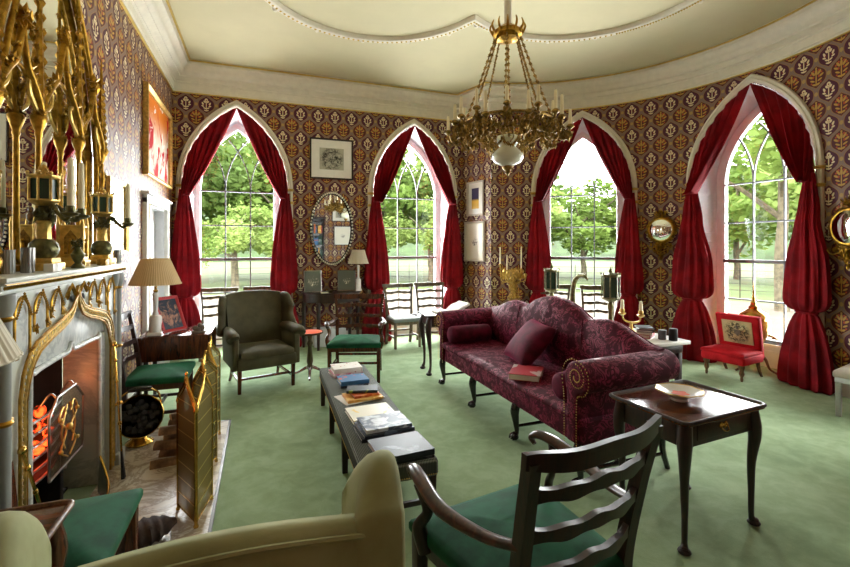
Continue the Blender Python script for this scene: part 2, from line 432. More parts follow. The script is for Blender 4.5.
        for d, h in lay:
            q = offset2(pts, d) if d else pts
            rows.append([M @ Vector((a, b, h + t0)) for a, b in [(x[0], x[1]) for x in q]])
        return s.grid(rows, cu=True, cap=True)
    def octa(s, c, r, M=None):
        """pointed solid leaf"""
        c = Vector(c); M = M or Matrix.Identity(4)
        V = [s.v(c + (M @ Vector(q))) for q in ((r[0], 0, 0), (0, r[1], 0), (-r[0], 0, 0), (0, -r[1], 0), (0, 0, r[2]), (0, 0, -r[2]))]
        for a, b in ((0, 1), (1, 2), (2, 3), (3, 0)): s.f([V[a], V[b], V[4]]); s.f([V[b], V[a], V[5]])
    def leaves(s, c, rad, n, size, rg=None):
        rg = rg or rnd
        for _ in range(n):
            d = Vector((rg.gauss(0, 1), rg.gauss(0, 1), rg.gauss(0, 1))); d.normalize(); d = Vector((d.x * rad[0], d.y * rad[1], d.z * rad[2])) * rg.uniform(.5, 1)
            M = Matrix.Rotation(rg.uniform(0, 6.3), 3, 'Z') @ Matrix.Rotation(rg.uniform(-1.2, 1.2), 3, 'X')
            z = size * rg.uniform(.6, 1.3); s.octa(Vector(c) + d, (z * .45, z * .18, z), M)
    def build(s, name, mats, parent=None, smooth=42, loc=None):
        bmesh.ops.recalc_face_normals(s.bm, faces=s.bm.faces)
        me = bpy.data.meshes.new(name); s.bm.to_mesh(me); s.bm.free()
        if not isinstance(mats, (list, tuple)): mats = [mats]
        for m in mats: me.materials.append(MAT[m])
        if smooth:
            me.polygons.foreach_set('use_smooth', [True] * len(me.polygons))
            me.set_sharp_from_angle(angle=R(smooth))
        o = bpy.data.objects.new(name, me); COL.objects.link(o)
        if parent: o.parent = parent
        if loc: o.location = loc
        return o

def tag(o, label=None, cat=None, group=None, kind=None):
    if label: o['label'] = label
    if cat: o['category'] = cat
    if group: o['group'] = group
    if kind: o['kind'] = kind
    return o
def thing(name, label, cat, loc=(0, 0, 0), rz=0, group=None):
    o = bpy.data.objects.new(name, None); COL.objects.link(o); o.empty_display_size = .1
    o.location = loc; o.rotation_euler = (0, 0, R(rz)); return tag(o, label, cat, group)
def struct(o): o['kind'] = 'structure'; return o
def copy_tree(o, parent=None):
    c = o.copy(); COL.objects.link(c)
    if parent: c.parent = parent
    for ch in [x for x in o.children]: copy_tree(ch, c)
    return c
def dup(o, loc, rz, label, group=None):
    c = copy_tree(o); c.location = loc; c.rotation_euler = (0, 0, R(rz)); c['label'] = label
    if group: c['group'] = group
    return c

# ------------------------------------------------------------------ room shell
XL, YB, YF = -1.23, 7.33, -.35
BC = Vector((3.0, 3.72)); BR = 2.94
ZW, ZC = 3.86, 4.26
HW, ZS, RISE = .73, 2.50, 1.20            # opening half width, springing, rise of the arch

def P_back(xc): return lambda s, n, z: Vector((xc + s, YB + n, z))
def P_left(s, n, z): return Vector((XL - n, s, z))
def P_front(s, n, z): return Vector((s, YF - n, z))
def P_bow(deg):
    def f(s, n, z):
        a = R(deg) - s / (BR + n) * (1 if n > 0 else 1); r = BR + n
        return Vector((BC.x + r * math.cos(a), BC.y + r * math.sin(a), z))
    return f
def arc_z(s, hw=HW, zs=ZS, rise=RISE):
    r = (hw * hw + rise * rise) / (2 * hw); x = (r - hw) + abs(s)
    return zs + math.sqrt(max(0, r * r - x * x))
def arch_path(hw, zs, rise, z0, n=14):
    r = (hw * hw + rise * rise) / (2 * hw); A = math.atan2(rise, r - hw); pts = [(-hw, z0)]
    if zs > z0: pts += [(-hw, z0 + (zs - z0) * k / 6) for k in range(1, 7)]
    L = [(-(math.cos(A * k / n) * r - (r - hw)), zs + math.sin(A * k / n) * r) for k in range(1, n + 1)]
    pts += L; pts += [(-x, z) for x, z in reversed(pts[:-1])]
    return pts

def wall(name, P, s0, s1, arches=(), rects=(), top=ZW, u0=0):
    """columns of quads; the openings are left free"""
    bm = bmesh.new(); uvl = bm.loops.layers.uv.new('UV')
    xs = {round(s0, 4), round(s1, 4)}; n = int((s1 - s0) / .12) + 1
    for k in range(n + 1): xs.add(round(s0 + (s1 - s0) * k / n, 4))
    for c in arches:
        xs = {x for x in xs if not (c - HW - .01 < x < c + HW + .01)}
        for k in range(31): xs.add(round(c - HW + 2 * HW * k / 30, 4))
    for a, b, h in rects:
        xs = {x for x in xs if not (abs(x - a) < .02 or abs(x - b) < .02)}; xs |= {round(a, 4), round(b, 4)}
    xs = sorted(xs)
    for a, b in zip(xs[:-1], xs[1:]):
        m = (a + b) / 2; za = zb = 0
        for c in arches:
            if abs(m - c) < HW: za = arc_z(a - c); zb = arc_z(b - c)
        for q, w, h in rects:
            if q < m < w: za = zb = h
        cuts = 6 if za == 0 else 1
        for k in range(cuts):
            q = [(a, za + (top - za) * k / cuts), (b, zb + (top - zb) * k / cuts), (b, zb + (top - zb) * (k + 1) / cuts), (a, za + (top - za) * (k + 1) / cuts)]
            f = bm.faces.new([bm.verts.new(P(x, 0, z)) for x, z in q])
            for l, (x, z) in zip(f.loops, q): l[uvl].uv = (x + u0, z)
    bmesh.ops.remove_doubles(bm, verts=bm.verts, dist=1e-4)
    bmesh.ops.recalc_face_normals(bm, faces=bm.faces)
    me = bpy.data.meshes.new(name); bm.to_mesh(me); bm.free(); me.materials.append(MAT['wallpaper'])
    for p in me.polygons: p.use_smooth = True
    o = bpy.data.objects.new(name, me); COL.objects.link(o); return struct(o)

WIN = [('back', -.36), ('back', 2.49), ('bow', 48.85), ('bow', 3.6), ('bow', -41.6)]
wall('wall_left', P_left, YF, YB, rects=[(2.58, 3.56, 1.0), (5.72, 6.78, 2.08)], u0=.05)
wall('wall_back', P_back(0), XL, 3.41, arches=[-.36, 2.49], u0=.1)
RV = Vector((3.61, 6.60)) - Vector((3.41, 7.33)); RL = RV.length
def P_ret(s, n, z): d = RV / RL; return Vector((3.41 + d.x * s + n * .9, 7.33 + d.y * s + n * .2, z))
wall('wall_return', P_ret, 0, RL, u0=.02)
A0 = math.degrees(math.atan2(6.60 - BC.y, 3.61 - BC.x))
def sB(deg): return -R(deg) * BR
wall('wall_bow', lambda s, n, z: P_bow(0)(s, n, z), sB(A0), sB(-A0), arches=[sB(48.85), sB(3.6), sB(-41.6)], u0=.0)
RV2 = Vector((3.41, YF)) - Vector((3.61, .84)); RL2 = RV2.length
def P_ret2(s, n, z): d = RV2 / RL2; return Vector((3.61 + d.x * s, .84 + d.y * s, z))
wall('wall_return_near', P_ret2, 0, RL2)
wall('wall_front', P_front, XL, 3.41, u0=.3)

# floor with the window bays, ceiling
def outline(extra=0, off=0):
    p = [(XL, YF), (3.41, YF), (3.61, .84)]
    for k in range(1, 48): a = R(-A0 + 2 * A0 * k / 48); p.append((BC.x + BR * math.cos(a), BC.y + BR * math.sin(a)))
    p += [(3.61, 6.60), (3.41, YB), (XL, YB)]; return p
m = MB(); m.box((2.6, 3.55, -.06), (8.6, 8.9, .12)); struct(m.build('floor', 'carpet'))
OUT = outline()
m = MB()
m.slab([(x, y) for x, y in offset2(OUT, -.06)], .1, 0, M=Matrix.Translation((0, 0, ZC + .05))); struct(m.build('ceiling', 'ceiling_cream'))
# cornice swept round the room
prof = [(0, ZW - .0), (.018, ZW), (.018, ZW + .022), (.03, ZW + .03), (.035, ZW + .12), (.05, ZW + .13), (.05, ZW + .15), (.085, ZW + .175), (.12, ZW + .19), (.12, ZW + .215), (.16, ZW + .24),
        (.175, ZW + .27), (.175, ZW + .295), (.215, ZW + .33), (.235, ZW + .345), (.235, ZW + .37), (.27, ZW + .40), (0, ZW + .40)]
m = MB(); rows = []
for d, z in prof: rows.append([(x, y, z) for x, y in offset2(OUT, d)])
m.grid(rows, cu=True, cv=True); struct(m.build('trim_1', 'cornice_cream', smooth=50))
for nm, d0, z0, w, h in (('trim_2', .0, ZW - .014, .022, .014), ('trim_3', .262, ZW + .37, .022, .016)):
    m = MB(); rows = [[(x, y, z) for x, y in offset2(OUT, d)] for d, z in ((d0, z0), (d0 + w, z0), (d0 + w, z0 + h), (d0, z0 + h))]
    m.grid(rows, cu=True, cv=True); struct(m.build(nm, 'gold_line'))
# raised lobed moulding on the ceiling, a beaded band with small bosses
lobes = [((1.1, 4.3), 1.29), ((3.0, 3.46), 1.40), ((1.1, 2.62), 1.29)]; c0 = Vector((1.9, 3.46)); ring = []
for k in range(240):
    a = 2 * PI * k / 240; d = Vector((math.cos(a), math.sin(a))); best = 0
    for (cx, cy), r in lobes:
        w = c0 - Vector((cx, cy)); b = w.dot(d); q = b * b - (w.length_squared - r * r)
        if q > 0: best = max(best, -b + math.sqrt(q))
    ring.append(tuple(c0 + d * best))
m = MB(); rows = [[(x, y, z) for x, y in offset2(ring, d)] for d, z in ((0, ZC + .0), (0, ZC - .05), (.02, ZC - .055), (.07, ZC - .05), (.09, ZC - .02), (.09, ZC))]
m.grid(rows, cu=True, cv=True); o = struct(m.build('trim_4', 'cornice_cream', smooth=50))
m = MB(); q = offset2(ring, .035)
for i in range(240):
    a, b = Vector(q[i]), Vector(q[(i + 1) % 240]); L = (b - a).length; kk = max(1, round(L / .042))
    for k in range(kk):
        p = a.lerp(b, k / kk); m.octa((p.x, p.y, ZC - .055), (.017, .017, .014))
m.build('beading', 'gold_line', o)
m = MB()
for i in range(0, 240, 9):
    p = Vector(offset2(ring, -.04)[i]); m.lathe([(0, ZC - .045), (.02, ZC - .04), (.035, ZC - .015), (.035, ZC)], (p.x, p.y, 0), 8)
m.build('boss', 'cornice_cream', o)

def seg_base(name, P, s0, s1, h=.2, mat='paint_white'):
    m = MB(); n = max(1, int((s1 - s0) / .1))
    pr = [(0, 0), (-.022, 0), (-.022, h - .04), (-.012, h - .015), (-.012, h), (0, h)]
    rows = [[P(s0 + (s1 - s0) * k / n, a, z) for a, z in pr] for k in range(n + 1)]
    m.grid(rows, cu=True, cap=True); struct(m.build(name, mat, smooth=30))
seg_base('baseboard_back', P_back(0), XL, -1.19); seg_base('baseboard_back_middle', P_back(0), .47, 1.66)
seg_base('baseboard_return', P_ret, .02, RL - .02)
seg_base('baseboard_bow_left', P_bow(0), sB(A0) + .02, sB(48.85) - .84); seg_base('baseboard_bow_middle', P_bow(0), sB(48.85) + .84, sB(3.6) - .84)
seg_base('baseboard_bow_right', P_bow(0), sB(3.6) + .84, sB(-41.6) - .84)
seg_base('baseboard_left', P_left, 4.2, 5.6); seg_base('baseboard_left_far', P_left, 6.9, YB - .02); seg_base('baseboard_left_near', P_left, YF + .02, 2.2)

# ------------------------------------------------------------------ windows
NG = .36
def sweep2(m, path, prof, P, cap=True):
    """path (s,z), prof (a outward in the wall plane, n)"""
    rows = []
    offs = {a: offset2(path, a, closed=False) for a in {p[0] for p in prof}}
    for i in range(len(path)):
        rows.append([P(offs[a][i][0], n, offs[a][i][1]) for a, n in prof])
    m.grid(rows, cu=True, cap=cap)
def window(idx, P):
    w = struct(bpy.data.objects.new('window_%d' % idx, None)); COL.objects.link(w); w.location = P(0, .2, 0)
    inv = Matrix.Translation(-w.location)
    # architrave of clustered roll mouldings
    m = MB(inv); path = arch_path(HW + .045, ZS, RISE + .07, .0, 16)
    pr = [(-.05, .02), (-.05, -.015), (-.03, -.04), (-.01, -.045), (.0, -.03), (.01, -.045), (.035, -.04), (.045, -.015), (.045, .0)]
    sweep2(m, path, [(a, n) for a, n in pr], P); m.build('architrave', 'cornice_cream', w, smooth=50)
    m = MB(inv)
    for sd in (-1, 1):
        for z in (ZS - .02, ZS - .22):
            c = P(sd * (HW + .045), -.02, z); m.lathe([(.045, -.02), (.062, -.01), (.052, 0), (.064, .012), (.045, .022)], c, 12)
    m.build('collar', 'gold_line', w)
    # splayed reveal with panelled shutters
    m = MB(inv); A = arch_path(HW, ZS, RISE, 0, 14); B = arch_path(.615, ZS - .02, 1.08, 0, 14)
    rows = [[P(a[0] + (b[0] - a[0]) * t, NG * t, a[1] + (b[1] - a[1]) * t) for a, b in zip(A, B)] for t in (0, .33, .66, 1)]
    m.grid(rows); rev = m.build('reveal', 'shutter_white', w, smooth=40)
    for sd in (-1, 1):
        for z0, z1 in ((.12, .42), (.5, 1.05), (1.13, 1.68), (1.76, 2.38)):
            m = MB(inv)
            def Q(t, z, lift):
                s = HW + (.615 - HW) * t; return P(sd * (s - lift), NG * t, z)
            for (t0, t1, y0, y1, l0) in ((.14, .86, z0, z1, .0),):
                rim = [(t0, y0), (t1, y0), (t1, y1), (t0, y1)]
                rr = [[Q(a, b, 0) for a, b in rim], [Q(a, b, .014) for a, b in rim],
                      [Q(a + (.06 if a < .5 else -.06), b + (.025 if b < (y0 + y1) / 2 else -.025), .014) for a, b in rim],
                      [Q(a + (.1 if a < .5 else -.1), b + (.04 if b < (y0 + y1) / 2 else -.04), .004) for a, b in rim]]
                m.grid(rr, cu=True, cap=True)
            m.build('shutter_panel', 'shutter_white', w, smooth=20)
    # frame
    hf, rs, z0 = .565, 1.02, .30
    zs = 2.465
    m = MB(inv); path = arch_path(hf, zs, rs, z0, 14)
    sweep2(m, path, [(-.028, NG - .02), (-.028, NG + .05), (.06, NG + .05), (.06, NG - .05), (.015, NG - .05)], P)
    m.build('sash_frame', 'shutter_white', w, smooth=40)
    m = MB(inv)
    def hb(z, h, d=.03, s=hf, n=NG):
        q = [[P(-s + 2 * s * k / 6, n + a * d / 2, z + b * h / 2) for a, b in ((-1, -1), (1, -1), (1, 1), (-1, 1))] for k in range(7)]
        m.grid(q, cu=True, cap=True)
    hb(.33, .07, .05); hb(1.39, .045, .06)
    m.build('sash_rail', 'bar_paint', w, smooth=20)
    m = MB(inv)
    for z in (.86, 1.925, 2.465): hb(z, .02, .025)
    for s in (-.185, .185):
        q = [[P(s + a * .0095, NG + b * .0125, z) for a, b in ((-1, -1), (1, -1), (1, 1), (-1, 1))] for z in (.33, 1.39, 2.465)]
        m.grid(q, cu=True, cap=True)
    # intersecting tracery: every bar starts an arc of the main arch's own curve
    r = (hf * hf + rs * rs) / (2 * hf)
    for s0 in (-.185, .185, -.55, .55):
        for sd in (-1, 1):
            if abs(s0) > .5: continue
            pts = []
            for k in range(15):
                a = k / 14 * 1.3; s = s0 + sd * (r - r * math.cos(a)); z = zs + r * math.sin(a)
                if abs(s) > hf or z > arc_z(s, hf, zs, rs) + .005: break
                pts.append((s, z))
            if len(pts) > 2: sweep2(m, pts, [(-.009, NG - .012), (.009, NG - .012), (.009, NG + .012), (-.009, NG + .012)], P)
    m.build('glazing_bar', 'bar_paint', w, smooth=30)
    # glass
    m = MB(inv); gp = arch_path(hf, zs, rs, z0, 12); V = [m.v(P(s, NG + .004, z)) for s, z in gp]; m.f(V)
    m.build('pane', 'window_glass', w, smooth=0)
    # low panelled apron under the sill
    m = MB(inv)
    def strip(s0, s1, n0, n1, z0, z1):
        q = [[P(s0 + (s1 - s0) * k / 4, n, z) for n, z in ((n0, z0), (n1, z0), (n1, z1), (n0, z1))] for k in range(5)]
        m.grid(q, cu=True, cap=True)
    strip(-.62, .62, NG - .02, NG + .06, 0, .285); strip(-.5, .5, NG - .03, NG - .018, .06, .22)
    m.build('apron', 'paint_white', w, smooth=20)
    m = MB(inv); strip(-.63, .63, NG - .06, NG + .08, .285, .31); m.build('window_sill', 'paint_white', w, smooth=20)
    return w
PW = []
for i, (k, v) in enumerate(WIN):
    P = P_back(v) if k == 'back' else P_bow(v); PW.append(P); window(i + 1, P)

# ------------------------------------------------------------------ curtains
def curtain(P, side, label, seed, half=.175, gap=.625):
    rg = random.Random(seed); ph = [rg.uniform(0, 6.28) for _ in range(6)]
    o = thing('curtain', label, 'curtain', P(side * .64, -.1, 0)); inv = Matrix.Translation(-o.location)
    r = (.728 ** 2 + 1.20 ** 2) / (2 * .728); A = math.atan2(1.20, r - .728)
    def top(t):
        if t < .86: a = A * (1 - t / .86); return (r * math.cos(a) - (r - .728), ZS - .01 + r * math.sin(a))
        return (.728, ZS - .01 - (t - .86) / .14 * .1)
    m = MB(inv); NU, NV = 72, 26; rows = []
    for i in range(NV + 1):
        v = i / NV; row = []
        for j in range(NU + 1):
            t = j / NU; a = Vector(top(t)); b = Vector((gap + (.75 - gap) * t, 2.33))
            c = (a + b) / 2 + Vector((.02 * (1 - t), -.24 * (1 - t) ** .7))
            c.x += .02 * (1 - t)
            q = a * (1 - v) ** 2 + c * 2 * v * (1 - v) + b * v * v
            fold = .5 + .5 * math.sin(t * 2 * PI * 9 + ph[0] + .8 * math.sin(v * 2 + ph[1])) + .25 * math.sin(t * 2 * PI * 17 + ph[2])
            n = -.035 - (.06 + .05 * v) * fold * (.35 + .65 * min(1, v * 1.6 + .2)) - .06 * v
            row.append(P(side * max(.004, q.x), n, q.y))
        rows.append(row)
    m.grid(rows); up = m.build('upper_drape', 'curtain_red', o, smooth=80)
    sol = up.modifiers.new('thickness', 'SOLIDIFY'); sol.thickness = .008
    # full column blousing over the lower tie, then the skirt
    m = MB(inv); NS = 96; rows = []
    H = half
    prof = [(2.42, .058, .03), (2.33, .062, .045), (2.1, .092, .07), (1.8, .125, .08), (1.5, H * .86, .09), (1.25, H * .97, .10), (1.08, H * 1.04, .115), (.98, H * 1.05, .12), (.92, H * .97, .11), (.875, H * .75, .085), (.86, H * .5, .06),
            (.84, H * .48, .055), (.80, H * .6, .065), (.68, H * .80, .085), (.5, H * .98, .10), (.3, H * 1.12, .115), (.12, H * 1.2, .125), (.03, H * 1.18, .125), (.006, H * 1.05, .11)]
    pp = catmull([Vector(p) for p in prof], 3)
    for z, w, d in pp:
        row = []; cen = .685 + .018 * min(1, max(0, (z - 1.6) / .7))
        am = .13 + .13 * min(1, abs(z - .86) / .5)
        for k in range(NS):
            a = 2 * PI * k / NS
            f = 1 + am * (math.sin(a * 11 + ph[3] + math.sin(z * 1.3 + ph[4])) * .6 + .4 * math.sin(a * 19 + ph[5] + z))
            row.append(P(side * (cen + w * math.cos(a) * f), -.088 - .02 * (1 if z < 2 else 0) + d * math.sin(a) * f, max(.004, z)))
        rows.append(row)
    m.grid(rows, cu=True, cap=True); m.build('lower_drape', 'curtain_red', o, smooth=80)
    m = MB(inv); rows = []
    for k in range(25):
        a = 2 * PI * k / 24; w, d = H * .56, .068
        rows.append([P(side * (.685 + (w + q[0]) * math.cos(a)), -.108 + (d + q[0]) * math.sin(a), .85 + q[1]) for q in ((0, -.012), (.008, -.008), (.008, .008), (0, .012))])
    m.grid(rows, cu=True); m.build('tie_band', 'curtain_red', o)
wn = ['window by the tall oil painting', 'window right of the oval mirror', 'window behind the sofa', 'large window behind the low red chair']
for i in range(4):
    for sd, nm in ((-1, 'left'), (1, 'right')):
        curtain(PW[i], sd, 'crimson velvet curtain on the %s side of the %s' % (nm, wn[i]), 10 * i + sd, half=.22 if i == 3 else .18)
for sd, nm in ((-1, 'left'), (1, 'right')): pass
curtain(PW[4], -1, 'crimson velvet curtain on the far side of the unseen near bow window', 77, half=.22)
curtain(PW[4], 1, 'crimson velvet curtain on the near side of the unseen near bow window', 78, half=.22)

# ------------------------------------------------------------------ seating
def cushion_grid(m, wf, wb, D, z0, z1, dome=.03, nx=14, ny=12, rnd_=.03, y0=None, wob=0, sd=1):
    """upholstered pad, trapezoid in plan: front (y=-D/2) width wf, back width wb"""
    y0 = -D / 2 if y0 is None else y0; rg = random.Random(sd)
    def pt(u, v, z, ins):
        w = wf + (wb - wf) * v; x = (u - .5) * (w - 2 * ins); y = y0 + ins + v * (D - 2 * ins); return (x, y, z)
    h = z1 - z0; ring = []
    NB = 40
    def per(k):
        t = k / NB * 4; e = int(t) % 4; q = t - int(t)
        return ((q, 0), (1, q), (1 - q, 1), (0, 1 - q))[e]
    rows = []
    for z, ins in ((z0, .004), (z0 + h * .2, 0), (z0 + h * .6, 0), (z0 + h * .85, rnd_ * .25), (z0 + h, rnd_)):
        rows.append([pt(*per(k), z, ins) for k in range(NB)])
    for q in (.85, .65, .42, .2):
        rows.append([pt(.5 + (per(k)[0] - .5) * q, .5 + (per(k)[1] - .5) * q, z1 + dome * (1 - q ** 2.2) + (wob * math.sin(per(k)[0] * 11 + q * 8) if wob else 0), rnd_) for k in range(NB)])
    m.grid(rows, cu=True, cap=True)

def ladder_chair(name, label, loc, rz, cat='chair', arms=False, w='mahogany', seat='green_velvet', H=.97, zs=.46, wf=.54, wb=.44, D=.46, rake=.13, group=None, slats=3, bow=.02, thick=1, cab=False):
    t = thing(name, label, cat, loc, rz, group); hb = wb / 2; yb = D / 2
    # rear posts rake backwards and splay a little
    def post(sd): return [(sd * hb, yb + .05, 0), (sd * hb, yb, .2), (sd * hb, yb - .005, zs), (sd * (hb + .012), yb + rake * .45, zs + (H - zs) * .55), (sd * (hb + .03), yb + rake, H)]
    def ppt(z):
        f = (z - zs) / (H - zs); return hb + .03 * f ** 1.2, yb + rake * (f ** 1.3)
    for sd in (-1, 1):
        m = MB(); m.tube(post(sd), [.024 * thick, .024 * thick, .022 * thick, .02 * thick], 4, 5, sq=(1.15, 1.0), up=(1, 1, 0)); m.build('back_post', w, t, smooth=60)
    for sd in (-1, 1):
        m = MB(); x, y = sd * (wf / 2 - .025), -D / 2 + .025
        if cab: m.tube([(x, y, zs - .04), (x + sd * .02, y - .015, zs - .12), (x, y, .22), (x, y, .05), (x, y - .015, .012)], [.034, .03, .018, .015, .026], 10, 4)
        else: m.box((x, y, (zs - .03) / 2), (.042 * thick, .042 * thick, zs - .03), .004, taper=.82)
        m.build('front_leg', w, t)
    # rails under the seat
    m = MB(); z = zs - .055
    m.bar((-wf / 2 + .02, -D / 2 + .02, z), (wf / 2 - .02, -D / 2 + .02, z), .022, .06); m.bar((-hb, yb, z), (hb, yb, z), .022, .06)
    for sd in (-1, 1): m.bar((sd * (wf / 2 - .02), -D / 2 + .02, z), (sd * hb, yb, z), .022, .06)
    m.build('seat_rail', w, t)
    m = MB(); z = .17
    for sd in (-1, 1): m.bar((sd * (wf / 2 - .03), -D / 2 + .03, z), (sd * hb, yb + .01, z), .018, .026)
    xm = (wf / 2 + hb) / 2 - .012; m.bar((-xm, 0, z), (xm, 0, z), .018, .026); m.bar((-hb, yb + .015, z + .05), (hb, yb + .015, z + .05), .018, .026)
    m.build('stretcher', w, t)
    m = MB(); cushion_grid(m, wf + .012, wb + .03, D + .03, zs - .035, zs + .02, .035, wob=.004 if arms else 0); m.build('seat', seat, t, smooth=70)
    # wavy pierced slats and shaped top rail
    def slat(z, h, top=False):
        hw, y = ppt(z); rows = []; N = 28; T = .018 * thick
        for k in range(N + 1):
            u = -1 + 2 * k / N; x = u * (hw + (.028 if top else -.004)); yy = y + bow * (1 - u * u) * 1.6 - (.004 if not top else 0)
            wave = .004 * math.cos(u * PI * 2) + .012 * (1 - u * u); hh = h * (1 + .16 * math.cos(u * PI * 4) * (1 if not top else .1))
            zc = z + wave * (1 if not top else 1.0) + (.018 * u * u if top else 0)
            if top: hh = h * (1 - .25 * abs(u) ** 6)
            lean = rake * .25 * hh / (H - zs)
            rows.append([(x, yy - T / 2 - lean, zc - hh / 2), (x, yy + T / 2 - lean, zc - hh / 2), (x, yy + T / 2 + lean, zc + hh / 2), (x, yy - T / 2 + lean, zc + hh / 2)])
        m.grid(rows, cu=True, cap=True)
    m = MB(); slat(H - .02, .062, True); m.build('top_rail', w, t, smooth=50)
    for k in range(slats):
        m = MB(); slat(zs + .13 + (H - zs - .23) * (k + .0) / max(1, slats - .0) + .0 if slats == 1 else zs + .12 + (H - zs - .24) * k / (slats - 1) * .98, .042); m.build('back_slat', w, t, smooth=50)
    if arms:
        for sd in (-1, 1):
            m = MB(); za = zs + .21; hw, y = ppt(za)
            m.tube([(sd * hw, y, za + .02), (sd * (hw + .045), yb - .10, za - .005), (sd * (wf / 2 + .025), 0, za + .0), (sd * (wf / 2 + .02), -D / 2 + .12, za + .028), (sd * (wf / 2 + .005), -D / 2 + .03, za + .03), (sd * (wf / 2 - .005), -D / 2 - .01, za + .005), (sd * (wf / 2 - .005), -D / 2 + .012, za - .018)],
                   [.018, .021, .026, .027, .024, .019, .013], 10, 5, sq=(1.15, .8)); m.build('arm', 'mahogany_arm', t, smooth=70)
            m = MB(); m.tube([(sd * (wf / 2 - .012), -D / 2 + .10, zs - .06), (sd * (wf / 2 + .012), -D / 2 + .09, zs + .04), (sd * (wf / 2 - .004), -D / 2 + .13, zs + .12), (sd * (wf / 2 + .02), -D / 2 + .10, za + .01)], [.026, .024, .018, .018], 8, 5, sq=(.8, 1.2))
            m.build('arm_support', w, t, smooth=70)
    return t

ladder_chair('armchair', 'nearest mahogany open armchair seen from behind, dark pierced ladder back over green velvet seat', (.945, 1.50, 0), 188.5, arms=True, H=.985, zs=.46, wf=.66, wb=.50, D=.56, rake=.10, bow=.035, thick=1.25, w='mahogany_dark')
ladder_chair('armchair', 'mahogany ladder-back open armchair with green velvet seat facing the camera before the pier table', (1.08, 5.36, 0), -18, arms=True, H=.95, zs=.45, wf=.62, wb=.54, D=.50, w='mahogany', rake=.10, thick=1.1)
ladder_chair('side_chair', 'dark ladder-back side chair with green seat before the lamp table and coal scuttle', (-.86, 4.60, 0), 90, H=.965, zs=.455, wf=.56, wb=.50, D=.46, w='mahogany_dark', rake=.08)
ladder_chair('side_chair', 'ladder-back chair with large green velvet seat at the near left of the hearth', (-.775, 2.13, 0), 90, H=1.04, zs=.455, wf=.56, wb=.48, D=.47, w='mahogany', rake=.06, thick=1.15)
g = 'ladder-back chairs standing in the window recesses'
c = ladder_chair('side_chair', 'olive ladder-back chair in the left window, left of the pair behind the wing chair', (-.60, 7.0, 0), 0, H=.95, zs=.45, wf=.46, wb=.42, D=.40, seat='grey_silk', w='olive_wood', rake=.07, slats=3, group=g)
dup(c, (0.0, 7.02, 0), 0, 'olive ladder-back chair in the left window, right of the pair behind the wing chair')
dup(c, (2.13, 6.78, 0), 4, 'olive ladder-back chair with grey seat in the middle window, left of the pair')
dup(c, (2.66, 6.86, 0), -8, 'olive ladder-back chair with grey seat in the middle window, right of the pair')
dup(c, (4.30, 5.86, 0), -41, 'olive ladder-back chair behind the left brass lantern in the window behind the sofa')
dup(c, (4.78, 5.40, 0), -41, 'olive ladder-back chair between the curved neck and the right lantern behind the sofa')

# pale stool at the right edge
t = thing('stool', 'pale grey upholstered stool with painted square legs at the right edge', 'stool', (5.34, 2.42, 0), 12)
m = MB(); cushion_grid(m, .5, .5, .46, .37, .44, .03); m.build('seat', 'pale_linen', t, smooth=70)
m = MB(); m.box((0, 0, .345), (.48, .44, .05), .006); m.build('seat_rail', 'shutter_white', t)
for sx in (-1, 1):
    for sy in (-1, 1): m = MB(); m.box((sx * .215, sy * .195, .16), (.045, .045, .32), .004, taper=.85); m.build('leg', 'mantel_grey', t)

